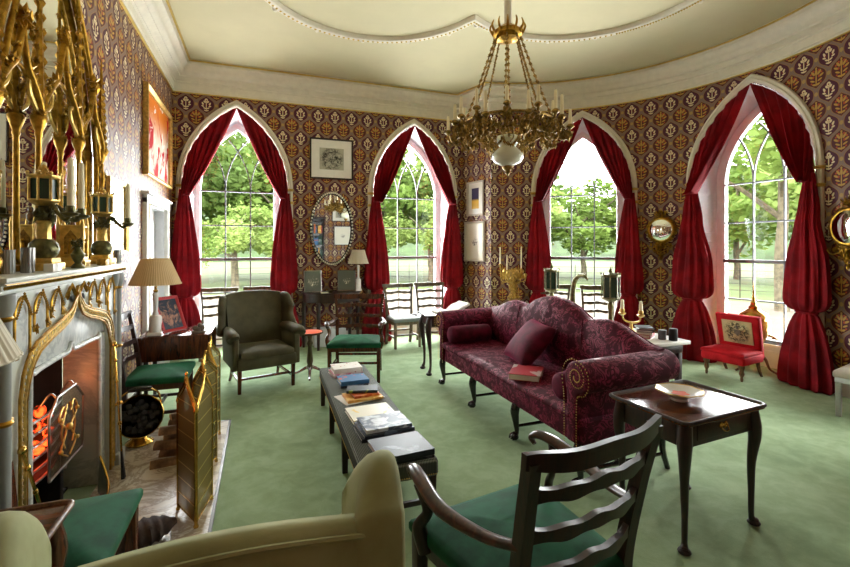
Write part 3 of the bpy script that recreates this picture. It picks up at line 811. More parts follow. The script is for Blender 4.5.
# wing chairs
def wing_chair(name, label, loc, rz, cloth, W=.72, H=1.04, crest=.05, legw='mahogany', rake=.14, wingh=None, D=.64, thick=0, flare=.14):
    t = thing(name, label, 'armchair', loc, rz); hw = W / 2 - .03; yb = D / 2 - .06; zs = .42
    # seat platform + cushion
    m = MB(); m.box((0, -.02, .32), (W - .08, D - .08, .13), .02); m.build('seat_base', cloth, t, smooth=60)
    m = MB(); cushion_grid(m, W - .15, W - .17, D - .12, .38, .455, .03, y0=-D / 2 + .0); m.build('seat_cushion', cloth, t, smooth=70)
    # back: padded slab curved round the sitter
    def by(z): return yb + rake * max(0, (z - .3)) / (H - .3)
    def zt(u): return H - crest * abs(u) ** 2.2
    rows = []; NX = 20; NZ = 14
    def bp(u, v, dy): z = .28 + (zt(u) - .28) * v; hwz = hw - .035 + .03 * v; return (u * hwz, by(z) - .05 * abs(u) ** 3 + dy, z)
    m = MB()
    for k in range(NX + 1):
        u = -1 + 2 * k / NX; ring = []
        for v in [i / NZ for i in range(NZ + 1)]: x, y, z = bp(u, v, -.045 - .02 * math.sin(PI * v) * (1 - u * u)); ring.append((x, y + (.02 if v > .97 else 0), z - (.0 if v < .97 else .004)))
        x, y, z = bp(u, 1, 0); ring += [(x, y - .022, z + .012), (x, y + .005, z + .016), (x, y + .028, z + .008), (x, y + .04, z - .015)]
        for v in [.95 - .95 * i / NZ for i in range(NZ + 1)]: x, y, z = bp(u, v, .045); ring.append((x, y, z))
        rows.append(ring)
    m.grid(rows, cu=True, cap=True); m.build('back', cloth, t, smooth=75)
    m = MB(); m.tube([Vector(bp(-1 + 2 * k / 16, 1, .038)) + Vector((0, .004, .0)) for k in range(17)], .006, 6, 2); m.build('piping', cloth, t)
    # wings
    zw = wingh or (H + .01)
    for sd in (-1, 1):
        ya = by(.9)
        o2 = [(by(.56) - .30, .60), (by(.6) + .0, .56), (by(zw - .1) + .02, zw - .10), (by(zw) - .02, zw - .035), (by(zw) - .09, zw + .01), (by(zw) - .17, zw + .005), (by(zw) - .23, zw - .05), (by(.8) - .245, zw - .14), (by(.8) - .22, .80), (by(.7) - .225, .72)]
        q = catmull([Vector((a, b, 0)) for a, b in o2 + [o2[0]]], 3)[:-1]
        Mx = Matrix(((0, 0, 1, sd * (hw - .0)), (1, 0, 0, 0), (0, 1, 0, 0), (0, 0, 0, 1)))
        m = MB(); V = m.slab([(p.x, p.y) for p in q], .075, .032, M=Mx)
        for v in m.bm.verts:   # flare forward edge outwards
            v.co.x += sd * max(0, (by(.9) - v.co.y)) * flare
            if thick and sd * v.co.x < hw + .02: v.co.x -= sd * (thick if sd < 0 else .028) * min(1, max(0, (zw + .01 - v.co.z) / .12))
        m.build('wing', cloth, t, smooth=75)
        # scrolled arm: roll + outer panel
        m = MB()
        m.tube([(sd * (hw + .0), by(.6) - .02, .60), (sd * (hw + .015), .02, .625), (sd * (hw + .03), -D / 2 + .07, .615), (sd * (hw + .03), -D / 2 + .03, .60)], [.052, .06, .072, .064], 14, 4)
        m.build('arm', cloth, t, smooth=70)
        m = MB(); m.slab([(-D / 2 + .04, .26), (by(.4), .26), (by(.6), .60), (-D / 2 + .04, .62)], .07, .02, M=Mx)
        m.build('arm_panel', cloth, t, smooth=70)
    for sd in (-1, 1):
        m = MB(); m.box((sd * (hw - .04), -D / 2 + .07, .135), (.045, .045, .27), .004, taper=.75); m.build('front_leg', legw, t)
        m = MB(); m.tube([(sd * (hw - .06), D / 2 - .08, .27), (sd * (hw - .06), D / 2 - .07, .12), (sd * (hw - .05), D / 2 + .0, 0)], [.024, .02, .017], 6, 3); m.build('rear_leg', legw, t)
        m = MB(); m.bar((sd * (hw - .045), -D / 2 + .09, .12), (sd * (hw - .06), D / 2 - .09, .12), .02, .024); m.build('stretcher', legw, t)
    m = MB(); m.bar((-(hw - .05), -D / 2 + .2, .12), (hw - .05, -D / 2 + .2, .12), .02, .024); m.build('stretcher', legw, t)
    return t
wing_chair('wing_chair', 'dark olive upholstered wing chair on mahogany legs in front of the left window', (-.01, 5.49, 0), 14, 'olive_cloth', W=.72, H=1.035, crest=.03, wingh=1.01, D=.66, rake=.16, flare=.30)
wing_chair('wing_chair', 'pale sage green wing chair seen from behind in the bottom left foreground', (-.095, 1.22, 0), 180, 'sage_cloth', W=.77, H=1.032, crest=.06, wingh=1.075, D=.70, rake=-.0, thick=.06)

# low red chair with crest panel
t = thing('low_chair', 'low red velvet nursing chair with a crest panel on its back by the large window', 'chair', (5.45, 3.83, 0), -82)
m = MB(); m.box((0, -.0, .245), (.50, .46, .11), .03); m.build('seat', 'red_velvet', t, smooth=60)
m = MB(); cushion_grid(m, .50, .48, .46, .29, .335, .02); m.build('seat_cushion', 'red_velvet', t, smooth=70)
Mb = frame((0, .215, .32), 0, 12)
m = MB(Mb); m.slab([(-.24, -.08), (.24, -.08), (.25, .43), (-.25, .43)], .085, .028, M=Matrix(((1, 0, 0, 0), (0, 0, 1, 0), (0, 1, 0, 0), (0, 0, 0, 1)))); m.build('back', 'red_velvet', t, smooth=60)
pn = MB(frame((0, 0, 0))); pn.box((0, 0, 0), (.34, .008, .29), .002); p = pn.build('crest_panel', 'crest_cloth', t, smooth=30); p.location = Mb @ Vector((0, -.046, .22)); p.rotation_euler = (R(12), 0, 0)
# drawn shield, helm and supporters standing proud of the cloth
m = MB(); m.slab([(-.035, .03), (-.035, -.01), (0, -.05), (.035, -.01), (.035, .03)], .004, 0, M=Matrix(((1, 0, 0, 0), (0, 0, 1, -.005), (0, 1, 0, 0), (0, 0, 0, 1)))); m.build('shield_emblem', 'stone_grey', p)
m = MB()
for sd in (-1, 1): m.tube([(sd * .05, -.006, -.06), (sd * .085, -.006, -.02), (sd * .06, -.006, .02), (sd * .09, -.006, .06), (sd * .07, -.006, .085)], [.006, .012, .007, .009, .004], 6, 4, sq=(1, .3))
m.tube([(-.11, -.006, -.085), (0, -.006, -.10), (.11, -.006, -.085)], .006, 6, 4, sq=(1, .3)); m.ball((0, -.005, .065), (.02, .004, .028), 8); m.build('supporter_emblem', 'stone_grey', p)
for sx in (-1, 1):
    m = MB(); m.lathe([(.012, .0), (.018, .03), (.014, .05), (.03, .09), (.022, .13), (.032, .16), (.034, .2)], (sx * .20, -.18, 0), 14); m.build('front_leg', 'walnut', t)
    m = MB(); m.tube([(sx * .2, .17, .2), (sx * .2, .2, .11), (sx * .2, .27, 0)], [.026, .022, .016], 6, 3); m.build('rear_leg', 'walnut', t)

# ------------------------------------------------------------------ sofa
SY, SX = 3.56, 1.92        # centre along the window wall direction, front edge
sf = thing('sofa', 'long camel-back sofa in burgundy damask velvet with scrolled arms and claw feet', 'sofa', (2.36, SY, 0), 0)
def camel(y):
    y = abs(y); K = [(0, 1.115), (.15, 1.10), (.3, 1.055), (.42, .99), (.485, .965), (.56, .985), (.68, 1.0), (.8, .985), (.95, .93), (1.08, .885), (1.3, .86)]
    for (a, za), (b, zb) in zip(K[:-1], K[1:]):
        if y <= b: f = (y - a) / (b - a); f = f * f * (3 - 2 * f) if False else f; return za + (zb - za) * f
    return K[-1][1]
x0 = -.44
m = MB(); m.box((.02, 0, .375), (.86, 2.42, .18), .02)
m.build('seat_rail', 'damask', sf, smooth=60)
m = MB(); N = 30; rows = []
for k in range(N + 1):
    y = -1.12 + 2.24 * k / N; pu = .006 * math.sin(y * 7)
    rows.append([(x0 + .0, y, .45), (x0 - .012, y, .47), (x0 + .0, y, .495 + pu), (x0 + .08, y, .515 + pu), (x0 + .4, y, .52), (.26, y, .51), (.26, y, .45)])
m.grid(rows, cu=True, cap=True); m.build('seat_cushion', 'damask', sf, smooth=70)
m = MB(); rows = []; N = 72
for k in range(N + 1):
    y = -1.20 + 2.4 * k / N; zt = camel(y); puff = .035 * math.sin(min(1, max(0, (zt - .5) / .6)) * PI / 2); sec = abs(y); cr = .018 * (1 - abs(math.cos(PI * (sec - .485) / 1.0)) ** .5) if sec < 1.1 else 0
    r = []
    for v, dx in ((0, .20), (.15, .185), (.45, .175), (.75, .20), (.9, .215), (.97, .235), (1, .262)): r.append((.0 + dx - puff * math.sin(v * PI) - cr * math.sin(v * PI), y, .44 + (zt - .44) * v))
    r += [(.30, y, zt + .004), (.335, y, zt - .012), (.35, y, zt - .05), (.36, y, .7), (.38, y, .30), (.24, y, .30)]
    rows.append(r)
m.grid(rows, cu=True, cap=True); bk = m.build('back', 'damask', sf, smooth=75)
m = MB(); m.tube([(.345, -1.2 + 2.4 * k / 60, camel(-1.2 + 2.4 * k / 60) - .015) for k in range(61)], .007, 6, 1)
for sd in (-1, 1): m.tube([(.20 - .035 * math.sin(v * PI), sd * (.485 + .02 * math.sin(v * PI)), .5 + (camel(.485) - .5) * v) for v in [i / 10 for i in range(11)]], .006, 6, 1)
m.build('piping', 'damask', sf)
for sd in (-1, 1):
    # scroll arm: profile in (y,z), extruded front to back with a slight rise
    prof = [(1.09, .30), (1.09, .50), (1.085, .62), (1.07, .70), (1.075, .765), (1.105, .815), (1.16, .842), (1.22, .84), (1.275, .81), (1.30, .76), (1.295, .70), (1.262, .655), (1.215, .64), (1.19, .60), (1.185, .45), (1.185, .30)]
    q = catmull([Vector((a, b, 0)) for a, b in prof], 3)
    Mx = Matrix(((0, 0, 1, -.04), (sd, 0, 0, 0), (0, 1, 0, 0), (0, 0, 0, 1)))
    m = MB(); m.slab([(p.x, p.y) for p in q], .80, .022, M=Mx)
    for v in m.bm.verts:
        f = (v.co.x + .44) / .8
        if v.co.z > .5: v.co.z += .02 * f * f
    m.build('arm', 'damask', sf, smooth=70)
    m = MB()
    edge = q[3:-8]; L = 0
    pts = [Vector((-.447, sd * (p.x - (.0)), p.y)) for p in q]
    inner = [Vector((-.443, sd * a, b)) for a, b in offset2([(p.x, p.y) for p in q], .014 if True else 0)]
    acc = 0; last = inner[0]
    for p in inner[1:]:
        d = (p - last).length; k = max(1, round(d / .018))
        for j in range(k): c = last.lerp(p, j / k); m.octa((c.x - .002, c.y, c.z), (.004, .006, .006))
        last = p
    # the volute of nails inside the scroll
    for j in range(46):
        a = j / 46 * 3.6 * PI + PI * .5; rr = .085 * (1 - j / 58); m.octa((-.446, sd * (1.195 - math.cos(a) * rr), .745 + math.sin(a) * rr), (.004, .006, .006))
    m.build('nail_trim', 'gilt_pale', sf, smooth=0)
for sy, ys in ((0, (-1.17, -.39, .39, 1.17)),):
    for y in ys:
        m = MB(); m.tube([(x0 + .05, y, .30), (x0 + .035, y, .24), (x0 + .045, y, .15), (x0 + .055, y, .07), (x0 + .045, y, .045)], [.036, .038, .026, .018, .02], 10, 4)
        m.ball((x0 + .035, y, .03), (.034, .032, .03), 10)
        for a in (-.6, 0, .6): m.tube([(x0 + .05, y + a * .02, .06), (x0 + .01, y + a * .04, .045), (x0 + .0, y + a * .045, .015)], [.010, .009, .006], 6, 3)
        m.build('claw_foot_leg', 'ebonised', sf)
        m = MB(); m.tube([(.33, y, .30), (.33, y, .15), (.38, y, 0)], [.03, .022, .018], 8, 3); m.build('rear_leg', 'ebonised', sf)
m = MB()
for y in (-1.17, -.39, .39, 1.17): m.tube([(x0 + .05, y, .115), (-.05, y, .115), (.34, y, .115)], [.012, .016, .012], 8, 3)
for a in (-1.17, -.39, .39): m.tube([(-.05, a, .115), (-.05, a + .39, .115), (-.05, a + .78, .115)], [.012, .018, .012], 8, 3)
m.build('stretcher', 'ebonised', sf)

def cushion(name, label, c, size, rz=0, rx=0, ry=0, mat='bolster_velvet'):
    o = MB(); N = 20; rows = []
    for side in (1, -1):
        rr = []
        for i in range(N + 1):
            for_ = []
            for j in range(N + 1):
                u = -1 + 2 * i / N; v = -1 + 2 * j / N; e = (1 - abs(u) ** 2.6) * (1 - abs(v) ** 2.6)
                s = 1 - .07 * (1 - abs(u) ** 2) * (1 if True else 0); s2 = 1 - .07 * (1 - abs(v) ** 2)
                for_.append((u * size[0] / 2 * s2, v * size[1] / 2 * s, side * (size[2] / 2 * e ** .45 + .004)))
            rr.append(for_)
        o.grid(rr)
    bmesh.ops.remove_doubles(o.bm, verts=o.bm.verts, dist=.009)
    ob = o.build(name, mat, smooth=80); ob.location = c; ob.rotation_euler = (R(rx), R(ry), R(rz)); return ob
o = cushion('cushion', '', (2.31, 3.50, .715), (.46, .52, .19), rz=-12, ry=-48)
tag(o, 'square plum velvet scatter cushion leaning against the sofa back', 'cushion')
for y, lb in ((2.60, 'plum velvet bolster at the near end of the sofa seat beside the closed book'), (4.53, 'plum velvet bolster against the far arm of the sofa')):
    m = MB(Matrix.Rotation(R(90), 4, 'Y')); m.lathe([(.0, -.25), (.06, -.252), (.088, -.235), (.096, -.2), (.098, 0), (.096, .2), (.088, .235), (.06, .252), (0, .25)], (0, 0, 0), 22)
    o = m.build('bolster', 'bolster_velvet', smooth=70); o.location = (2.20, y - .0 + (.085 if y < 3 else -.01) - (.085 if y < 3 else 0), .612); tag(o, lb, 'bolster')

def book(label, c, size, rz, cov, title=None, group=None, name='book'):
    """closed book lying flat: boards, page block"""
    w, d, h = size; t = thing(name, label, 'book', c, rz, group)
    m = MB(); b = min(.004, h * .2)
    m.box((0, 0, b / 2), (w, d, b), .001); m.box((0, 0, h - b / 2), (w, d, b), .001); m.box((0, -d / 2 + b / 2, h / 2), (w, b, h - .0005), .001); m.build('cover', cov, t, smooth=30)
    m = MB(); m.box((0, .004, h / 2), (w - .012, d - .016, h - 2 * b), 0); m.build('page_block', 'paper', t, smooth=0)
    return t
book('closed book with a red and grey cover lying on the sofa seat', (2.06, 3.16, .521), (.30, .25, .05), 50, 'cover_redgrey')

# ------------------------------------------------------------------ side table with dish
t = thing('side_table', 'dark mahogany silver table with dished top and pad feet in the right foreground', 'table', (2.345, 1.925, 0), 4)
def notched(a, b, r, n=5):
    o = []
    for sx, sy, a0 in ((1, 1, 0), (-1, 1, 90), (-1, -1, 180), (1, -1, 270)):
        cx, cy = sx * (a - r), sy * (b - r)
        o += [(sx * a, sy * (b - r * 1.25)) if a0 in (0, 180) else (sx * (a - r * 1.25), sy * b)]
        o += [(cx + r * math.cos(R(a0 + 90 * k / n)), cy + r * math.sin(R(a0 + 90 * k / n))) for k in range(n + 1)]
    return o
m = MB(); m.slab(notched(.345, .255, .035), .016, .004, M=Matrix.Translation((0, 0, .683))); m.build('table_top', 'mahogany_top', t, smooth=50)
m = MB(); nt = notched(.345, .255, .035); rows = [[(x, y, z) for x, y in offset2(nt, d)] for d, z in ((-.006, .688), (-.008, .697), (0, .703), (.010, .700), (.016, .691))]
m.grid(rows, cu=True, cv=True); m.build('tray_rim', 'mahogany_dark', t, smooth=70)
m = MB(); m.box((0, 0, .61), (.60, .43, .13), .004); m.build('frieze', 'mahogany_dark', t)
m = MB(); m.box((0, -.216, .615), (.42, .008, .085), .003); dr = m.build('drawer', 'mahogany_dark', t)
m = MB(); m.tube([(-.03, -.224, .625), (-.02, -.238, .605), (0, -.242, .600), (.02, -.238, .605), (.03, -.224, .625)], .0035, 6, 4)
m.slab([(-.04, .625), (-.02, .645), (0, .635), (.02, .645), (.04, .625), (.015, .605), (0, .615), (-.015, .605)], .003, 0, M=Matrix(((1, 0, 0, 0), (0, 0, 1, -.2215), (0, 1, 0, 0), (0, 0, 0, 1)))); m.build('drawer_handle', 'brass', dr)
for sx in (-1, 1):
    for sy in (-1, 1):
        x, y = sx * .285, sy * .2
        m = MB(); m.tube([(x, y, .66), (x + sx * .012, y + sy * .008, .57), (x + sx * .014, y + sy * .01, .50), (x + sx * .002, y, .36), (x, y, .18), (x + sx * .002, y, .05), (x + sx * .014, y + sy * .008, .018)], [.036, .038, .032, .022, .016, .0145, .026], 12, 4)
        m.lathe([(.02, 0), (.03, .004), (.034, .012), (.026, .024), (.012, .03)], (x + sx * .012, y + sy * .007, 0), 14); m.build('leg', 'mahogany_dark', t, smooth=60)
# dish
t = thing('footed_dish', 'cream porcelain footed dish on the dark table in the right foreground', 'dish', (2.31, 1.935, .691), 15)
m = MB(); wb = lambda a: .035 * math.cos(8 * a)
m.lathe([(.045, 0), (.05, .004), (.042, .015), (.05, .024), (.09, .038), (.122, .055), (.128, .058), (.124, .062), (.09, .049), (.05, .036), (0, .034)], (0, 0, 0), 48, wob=wb); m.build('bowl', 'porcelain', t, smooth=60)
m = MB(); m.ringlathe([(.120, .0605), (.1245, .0635), (.129, .060), (.1255, .0565)], (0, 0, .0), 48, wob=wb); m.build('gilt_rim', 'gilt_pale', t)
m = MB(); m.lathe([(0, .036), (.03, .0375), (.045, .039), (0, .0385)], (0.01, 0, .0005), 20, wob=lambda a: .2 * math.cos(5 * a)); m.build('painted_flower', 'red_top', t)

# ------------------------------------------------------------------ long bench with books
t = thing('bench', 'long low bench upholstered in dark woven fabric on square mahogany legs, spread with books', 'bench', (.755, 3.48, 0), -1)
m = MB(); m.box((0, 0, .315), (.46, 2.18, .105), .022); m.build('seat', 'bench_weave', t, smooth=60)
m = MB()
for k in range(150):
    y = -1.07 + 2.14 * k / 149
    for sx in (-1, 1): m.octa((sx * .231, y, .282), (.003, .005, .005))
for k in range(32):
    x = -.21 + .42 * k / 31
    for sy in (-1, 1): m.octa((x, sy * 1.091, .282), (.005, .003, .005))
m.build('nail_trim', 'gilt_pale', t, smooth=0)
m = MB()
for y in (-1.045, -.35, .35, 1.045): m.bar((-.2, y, .11), (.2, y, .11), .02, .03)
m.bar((0, -1.045, .11), (0, 1.045, .11), .02, .03); m.build('stretcher', 'mahogany_dark', t)
for y in (-1.045, -.35, .35, 1.045):
    for sx in (-1, 1): m = MB(); m.box((sx * .2, y, .1325), (.045, .045, .265), .003, taper=.85); m.build('leg', 'mahogany_dark', t)
bz = .3675
gb = 'books on the long bench'
st = [  # x, y, w, d, h, rz, cover, label
    [(.755, 4.28, .28, .22, .03, 6, 'cover_pink', 'pink book under the white one at the far end of the bench'), (.765, 4.29, .27, .21, .045, 2, 'cover_white_red', 'thick white book with red artwork on the farthest bench stack')],
    [(.765, 3.93, .24, .20, .022, -4, 'cover_navy', 'dark navy book beneath the blue one on the bench'), (.76, 3.94, .25, .20, .035, 3, 'cover_blue', 'blue book with orange flecks, second stack from the far end of the bench')],
    [(.745, 3.57, .34, .25, .006, 14, 'paper', 'loose white papers under the amber book on the bench'), (.765, 3.55, .29, .21, .018, 4, 'cover_amber', 'amber yellow book lying on white papers on the bench'), (.78, 3.56, .21, .15, .018, 8, 'cover_orange', 'small orange-red book between the amber and grey-green ones'), (.775, 3.60, .25, .14, .022, -14, 'cover_greengrey', 'slim grey-green book topping the third bench stack')],
    [(.745, 3.17, .32, .27, .028, 3, 'cover_cream', 'large cream book with pale yellow artwork in the middle of the bench')],
    [(.755, 2.86, .35, .25, .024, 2, 'cover_black', 'black book at the bottom of the stack under the town photograph book'), (.76, 2.86, .34, .25, .02, 5, 'cover_navy', 'dark slate book in the middle of the stack under the town photograph book'), (.765, 2.875, .31, .24, .022, 4, 'cover_photo', 'book with pale blue-grey town photograph on its cover, on top of a stack')],
    [(.785, 2.53, .31, .26, .014, 2, 'cover_black', 'thin dark book under the large black one at the near end of the bench'), (.775, 2.535, .33, .27, .035, 4, 'cover_smoke', 'large black picture book with white smoky image at the near end of the bench')],
]
for s in st:
    z = bz
    for x, y, w, d, h, rz, cov, lb in s:
        if cov == 'paper':
            m = MB(); m.box((0, 0, h / 2), (w, d, h), .001); o = m.build('loose_papers', 'paper'); o.location = (x, y, z); o.rotation_euler.z = R(rz); tag(o, lb, 'papers')
        else: book(lb, (x, y, z), (w, d, h), rz, cov, group=gb)
        z += h + .0006

# ------------------------------------------------------------------ chimneypiece on the left wall
FY = 3.07
YZ = lambda x: Matrix(((0, 0, 1, x), (1, 0, 0, 0), (0, 1, 0, 0), (0, 0, 0, 1)))      # (a,b,t) -> (x+t, a, b)
XZ = lambda y: Matrix(((1, 0, 0, 0), (0, 0, 1, y), (0, 1, 0, 0), (0, 0, 0, 1)))      # (a,b,t) -> (a, y+t, b)
fp = thing('chimneypiece', 'gothic white and gold chimneypiece with arcaded frieze around the lit fire', 'fireplace', (XL, FY, 0))
def ogee(y):       # lower edge of the arcaded frieze, relative to the centre
    y = abs(y)
    K = [(0, 1.345), (.03, 1.28), (.09, 1.225), (.2, 1.19), (.35, 1.16), (.48, 1.125), (.56, 1.07), (.60, 1.0), (.61, .9)]
    for (a, za), (b, zb) in zip(K[:-1], K[1:]):
        if y <= b: return za + (zb - za) * (y - a) / (b - a)
    return .9
# marble slips with a flat cusped opening
m = MB(); HWf = .48
def top_open(y): return 1.0 + .0 * y + max(0, .035 - abs(y) * .9)
rows = []; ys = [-.66 + 1.32 * k / 66 for k in range(67)]
for sd in (-1, 1): m.box((.10, sd * .57, .5), (.2, .18, 1.0), .004)
m.box((.10, 0, 1.11), (.2, 1.32, .20), .004)
m.tube([(.205, -.475, .0), (.205, -.475, .93), (.205, -.44, .99), (.205, -.2, 1.003), (.205, -.04, 1.006), (.205, 0, 1.045), (.205, .04, 1.006), (.205, .2, 1.003), (.205, .44, .99), (.205, .475, .93), (.205, .475, 0)], .014, 8, 4)
m.build('marble_surround', 'marble_white', fp)
# frieze body above the ogee
m = MB(); ys = [-.70 + 1.40 * k / 70 for k in range(71)]
def oz(y): return ogee(y) if abs(y) <= .612 else .0
edges = [y for y in ys if abs(y) < .61] ; edges = [-.612] + edges + [.612]
m.grid([[(0, y, max(.9, oz(y))), (.225, y, max(.9, oz(y))), (.225, y, 1.40), (0, y, 1.40)] for y in edges], cu=True, cap=True)
for sd in (-1, 1): m.box((.1125, sd * .656, .70), (.225, .088, 1.40), 0)
m.build('frieze', 'mantel_paint', fp, smooth=0)
# gilt ogee rope moulding
m = MB()
pa = [(.24, y, ogee(y)) for y in [-.6 + 1.2 * k / 40 for k in range(41)]]
pa = [(.24, -.625, .04), (.24, -.625, .9)] + pa + [(.24, .625, .9), (.24, .625, .04)]
for q in range(2): m.tube([(p[0], p[1] * (1 + (.03 if q else -.03) * (1 if p[2] < 1.1 else .3)), p[2] + ((.017 if q else -.017) if p[2] > .95 else 0)) for p in pa], .0065, 6, 1)
for q in range(len(pa) - 1):
    A_, B_ = Vector(pa[q]), Vector(pa[q + 1]); kk = max(1, round((B_ - A_).length / .028))
    for k in range(kk): c_ = A_.lerp(B_, k / kk); dd = (B_ - A_).normalized(); m.octa(c_, (.006, .016, .007), Matrix.Rotation(math.atan2(dd.z, dd.y) + .8, 3, 'X'))
m.build('ogee_moulding', 'gilt_pale', fp, smooth=50)
m = MB(); m.tube([(.243, p[1] * 1.055, p[2] + .028) for p in pa], .005, 6, 1); m.tube([(.238, p[1] * .94, p[2] - .026 if p[2] > .95 else p[2]) for p in pa], .007, 6, 1); m.build('ogee_fillet', 'gilt', fp, smooth=50)
# arcade of pointed gilt arches with white panels
for k in range(8):
    yc = -.615 + .1755 * k
    if abs(yc) < .05: continue
    zb_ = max(ogee(yc - .05), ogee(yc + .05)) + .05; zt_ = 1.385
    m = MB(); w = .066; h0 = zt_ - .10
    pth = [(.235, yc - w, zb_)] + ([(.235, yc - w, h0)] if h0 > zb_ + .01 else []) + [(.235, yc - w * .8, h0 + .05), (.235, yc, zt_ - .01), (.235, yc + w * .8, h0 + .05)] + ([(.235, yc + w, h0)] if h0 > zb_ + .01 else []) + [(.235, yc + w, zb_)]
    m.tube(pth, .006, 6, 3)
    for j in range(10):
        q = Vector(pth[1]).lerp(Vector((.235, yc, zt_)), j / 9); m.octa((.243, q.y, q.z + .004), (.006, .007, .008)); m.octa((.243, 2 * yc - q.y, q.z + .004), (.006, .007, .008))
    m.leaves((.243, yc - w, zb_ + .02), (.006, .014, .03), 6, .016); m.leaves((.243, yc + w, zb_ + .02), (.006, .014, .03), 6, .016)
    m.build('arcade_arch', 'gilt', fp, smooth=30)
    m = MB(); m.slab([(yc - w + .012, zb_), (yc + w - .012, zb_), (yc + w - .012, h0), (yc, zt_ - .035), (yc - w + .012, h0)], .006, 0, M=YZ(.228)); m.build('arcade_panel', 'marble_white', fp, smooth=0)
# side clustered shafts
for sd in (-1, 1):
    for dy, dx, r in ((.725, .22, .022), (.765, .235, .024), (.80, .20, .022)):
        m = MB(); m.lathe([(r * 1.8, 0), (r * 1.8, .08), (r * 1.2, .11), (r, .14), (r, 1.30), (r * 1.5, 1.34), (r * 1.7, 1.37), (r * 1.7, 1.40)], (dx, sd * dy, 0), 12); m.build('clustered_shaft', 'mantel_grey', fp)
    for z in (.45, .87, 1.3):
        for dy, dx, r in ((.725, .22, .022), (.765, .235, .024), (.80, .20, .022)): m = MB(); m.lathe([(r, -.012), (r * 1.35, 0), (r, .012)], (dx, sd * dy, z), 12); m.build('shaft_ring', 'gilt', fp)
    m = MB(); m.box((.10, sd * .76, .70), (.20, .13, 1.40), .004); m.box((.13, sd * .76, .05), (.27, .16, .10), .008); m.build('side_pier', 'mantel_grey', fp)
# shelf
m = MB()
for z0, z1, dx, dy in ((1.40, 1.418, .25, .83), (1.418, 1.44, .262, .845), (1.44, 1.452, .28, .86), (1.452, 1.472, .29, .872)): m.box((dx / 2, 0, (z0 + z1) / 2), (dx, dy * 2, z1 - z0), .003)
m.build('shelf', 'mantel_paint', fp)
m = MB()
for k in range(150): m.octa((.265, -.83 + 1.66 * k / 149, 1.429), (.006, .0042, .009))
m.bar((.283, -.862, 1.4445), (.283, .862, 1.4445), .005, .005)
m.build('shelf_gilding', 'gilt', fp, smooth=0)
# firebox
m = MB(); r = [(-.0, -.48), (-.42, -.32), (-.42, .32), (-.0, .48)]
rows = [[(x, y, z) for x, y in r] for z in (.0, 1.0)]; m.grid(rows); m.f([m.v((x, y, 1.0)) for x, y in r]); m.build('firebox', 'soot', fp, smooth=0)
m = MB(); m.box((-.2, 0, .008), (.46, .98, .015)); m.build('back_hearth', 'soot', fp)

# register grate with its fire
gt = thing('fire_grate', 'black cast iron fire grate with steel bars in the fireplace', 'grate', (XL - .0, 2.90, .016))
m = MB()
for sd in (-1, 1): m.box((-.02, sd * .27, .30), (.30, .05, .60), .006)
m.box((-.17, 0, .40), (.02, .52, .46), .004); m.box((-.02, 0, .36), (.30, .5, .015), 0)
m.build('grate_body', 'iron', gt)
for k in range(6):
    z = .38 + .062 * k; m = MB(); m.tube([(.13, -.26, z), (.16, 0, z), (.13, .26, z)], .008, 6, 4); m.build('grate_bar', 'steel', gt)
m = MB()
for sd in (-1, 1): m.lathe([(.015, -.0), (.018, .3), (.028, .33), (.02, .36), (.0, .38)], (.14, sd * .27, .28), 10)
m.build('finial', 'steel', gt)
fr = MB()
for _ in range(70): fr.ball((rnd.uniform(-.12, .10), rnd.uniform(-.23, .23), rnd.uniform(.40, .66)), (rnd.uniform(.025, .045), rnd.uniform(.025, .045), rnd.uniform(.02, .035)), 7, e1=.8, e2=.8)
o = fr.build('burning_coals', 'glowing_coal', smooth=0); o.location = gt.location; tag(o, 'bed of glowing orange coals heaped in the fire grate', 'coals', kind='stuff')
fl = MB()
for k in range(9):
    y = rnd.uniform(-.22, .0); x = rnd.uniform(-.08, .08); h = rnd.uniform(.10, .22)
    fl.tube([(x, y, .64), (x + .01, y + .015, .64 + h * .4), (x, y - .01, .64 + h * .7), (x + .01, y, .64 + h)], [.02, .024, .014, .001], 7, 3)
o = fl.build('flames', 'flame', smooth=60); o.location = gt.location; tag(o, 'small orange flames rising from the coals in the fireplace', 'fire', kind='stuff')
# spark guard hung on the grate
gd = thing('spark_guard', 'wire mesh spark guard with brass scrollwork hooked over the front of the grate', 'fire guard', (XL + .215, 2.99, .40))
m = MB(); m.slab([(-.22, .0), (.22, .0), (.24, .30), (.12, .40), (-.12, .40), (-.22, .32)], .004, 0, M=YZ(0)); m.build('mesh_panel', 'spark_mesh', gd, smooth=0)
m = MB(); m.tube([(0, -.22, 0), (0, .22, 0), (0, .24, .30), (0, .12, .40), (0, -.12, .40), (0, -.22, .32), (0, -.22, 0)], .007, 6, 1); m.build('frame', 'steel', gd, smooth=30)
m = MB()
for sd in (-1, 1):
    m.tube([(.008, sd * .015, .04), (.008, sd * .10, .10), (.008, sd * .03, .19), (.008, sd * .12, .27), (.008, sd * .07, .33), (.008, sd * .03, .28)], .005, 6, 5)
    m.tube([(.008, sd * .02, .33), (.008, sd * .09, .20), (.008, sd * .05, .10)], .0045, 6, 4)
    for z in (.1, .27): m.ball((.012, sd * .11, z), .012, 8)
m.ball((.012, 0, .2), .02, 8); m.build('scrollwork', 'gilt_pale', gd)
for sd in (-1, 1): m = MB(); m.tube([(0, sd * .12, .39), (-.03, sd * .12, .42), (-.07, sd * .12, .36)], .005, 6, 3); m.build('hook', 'steel', gd)

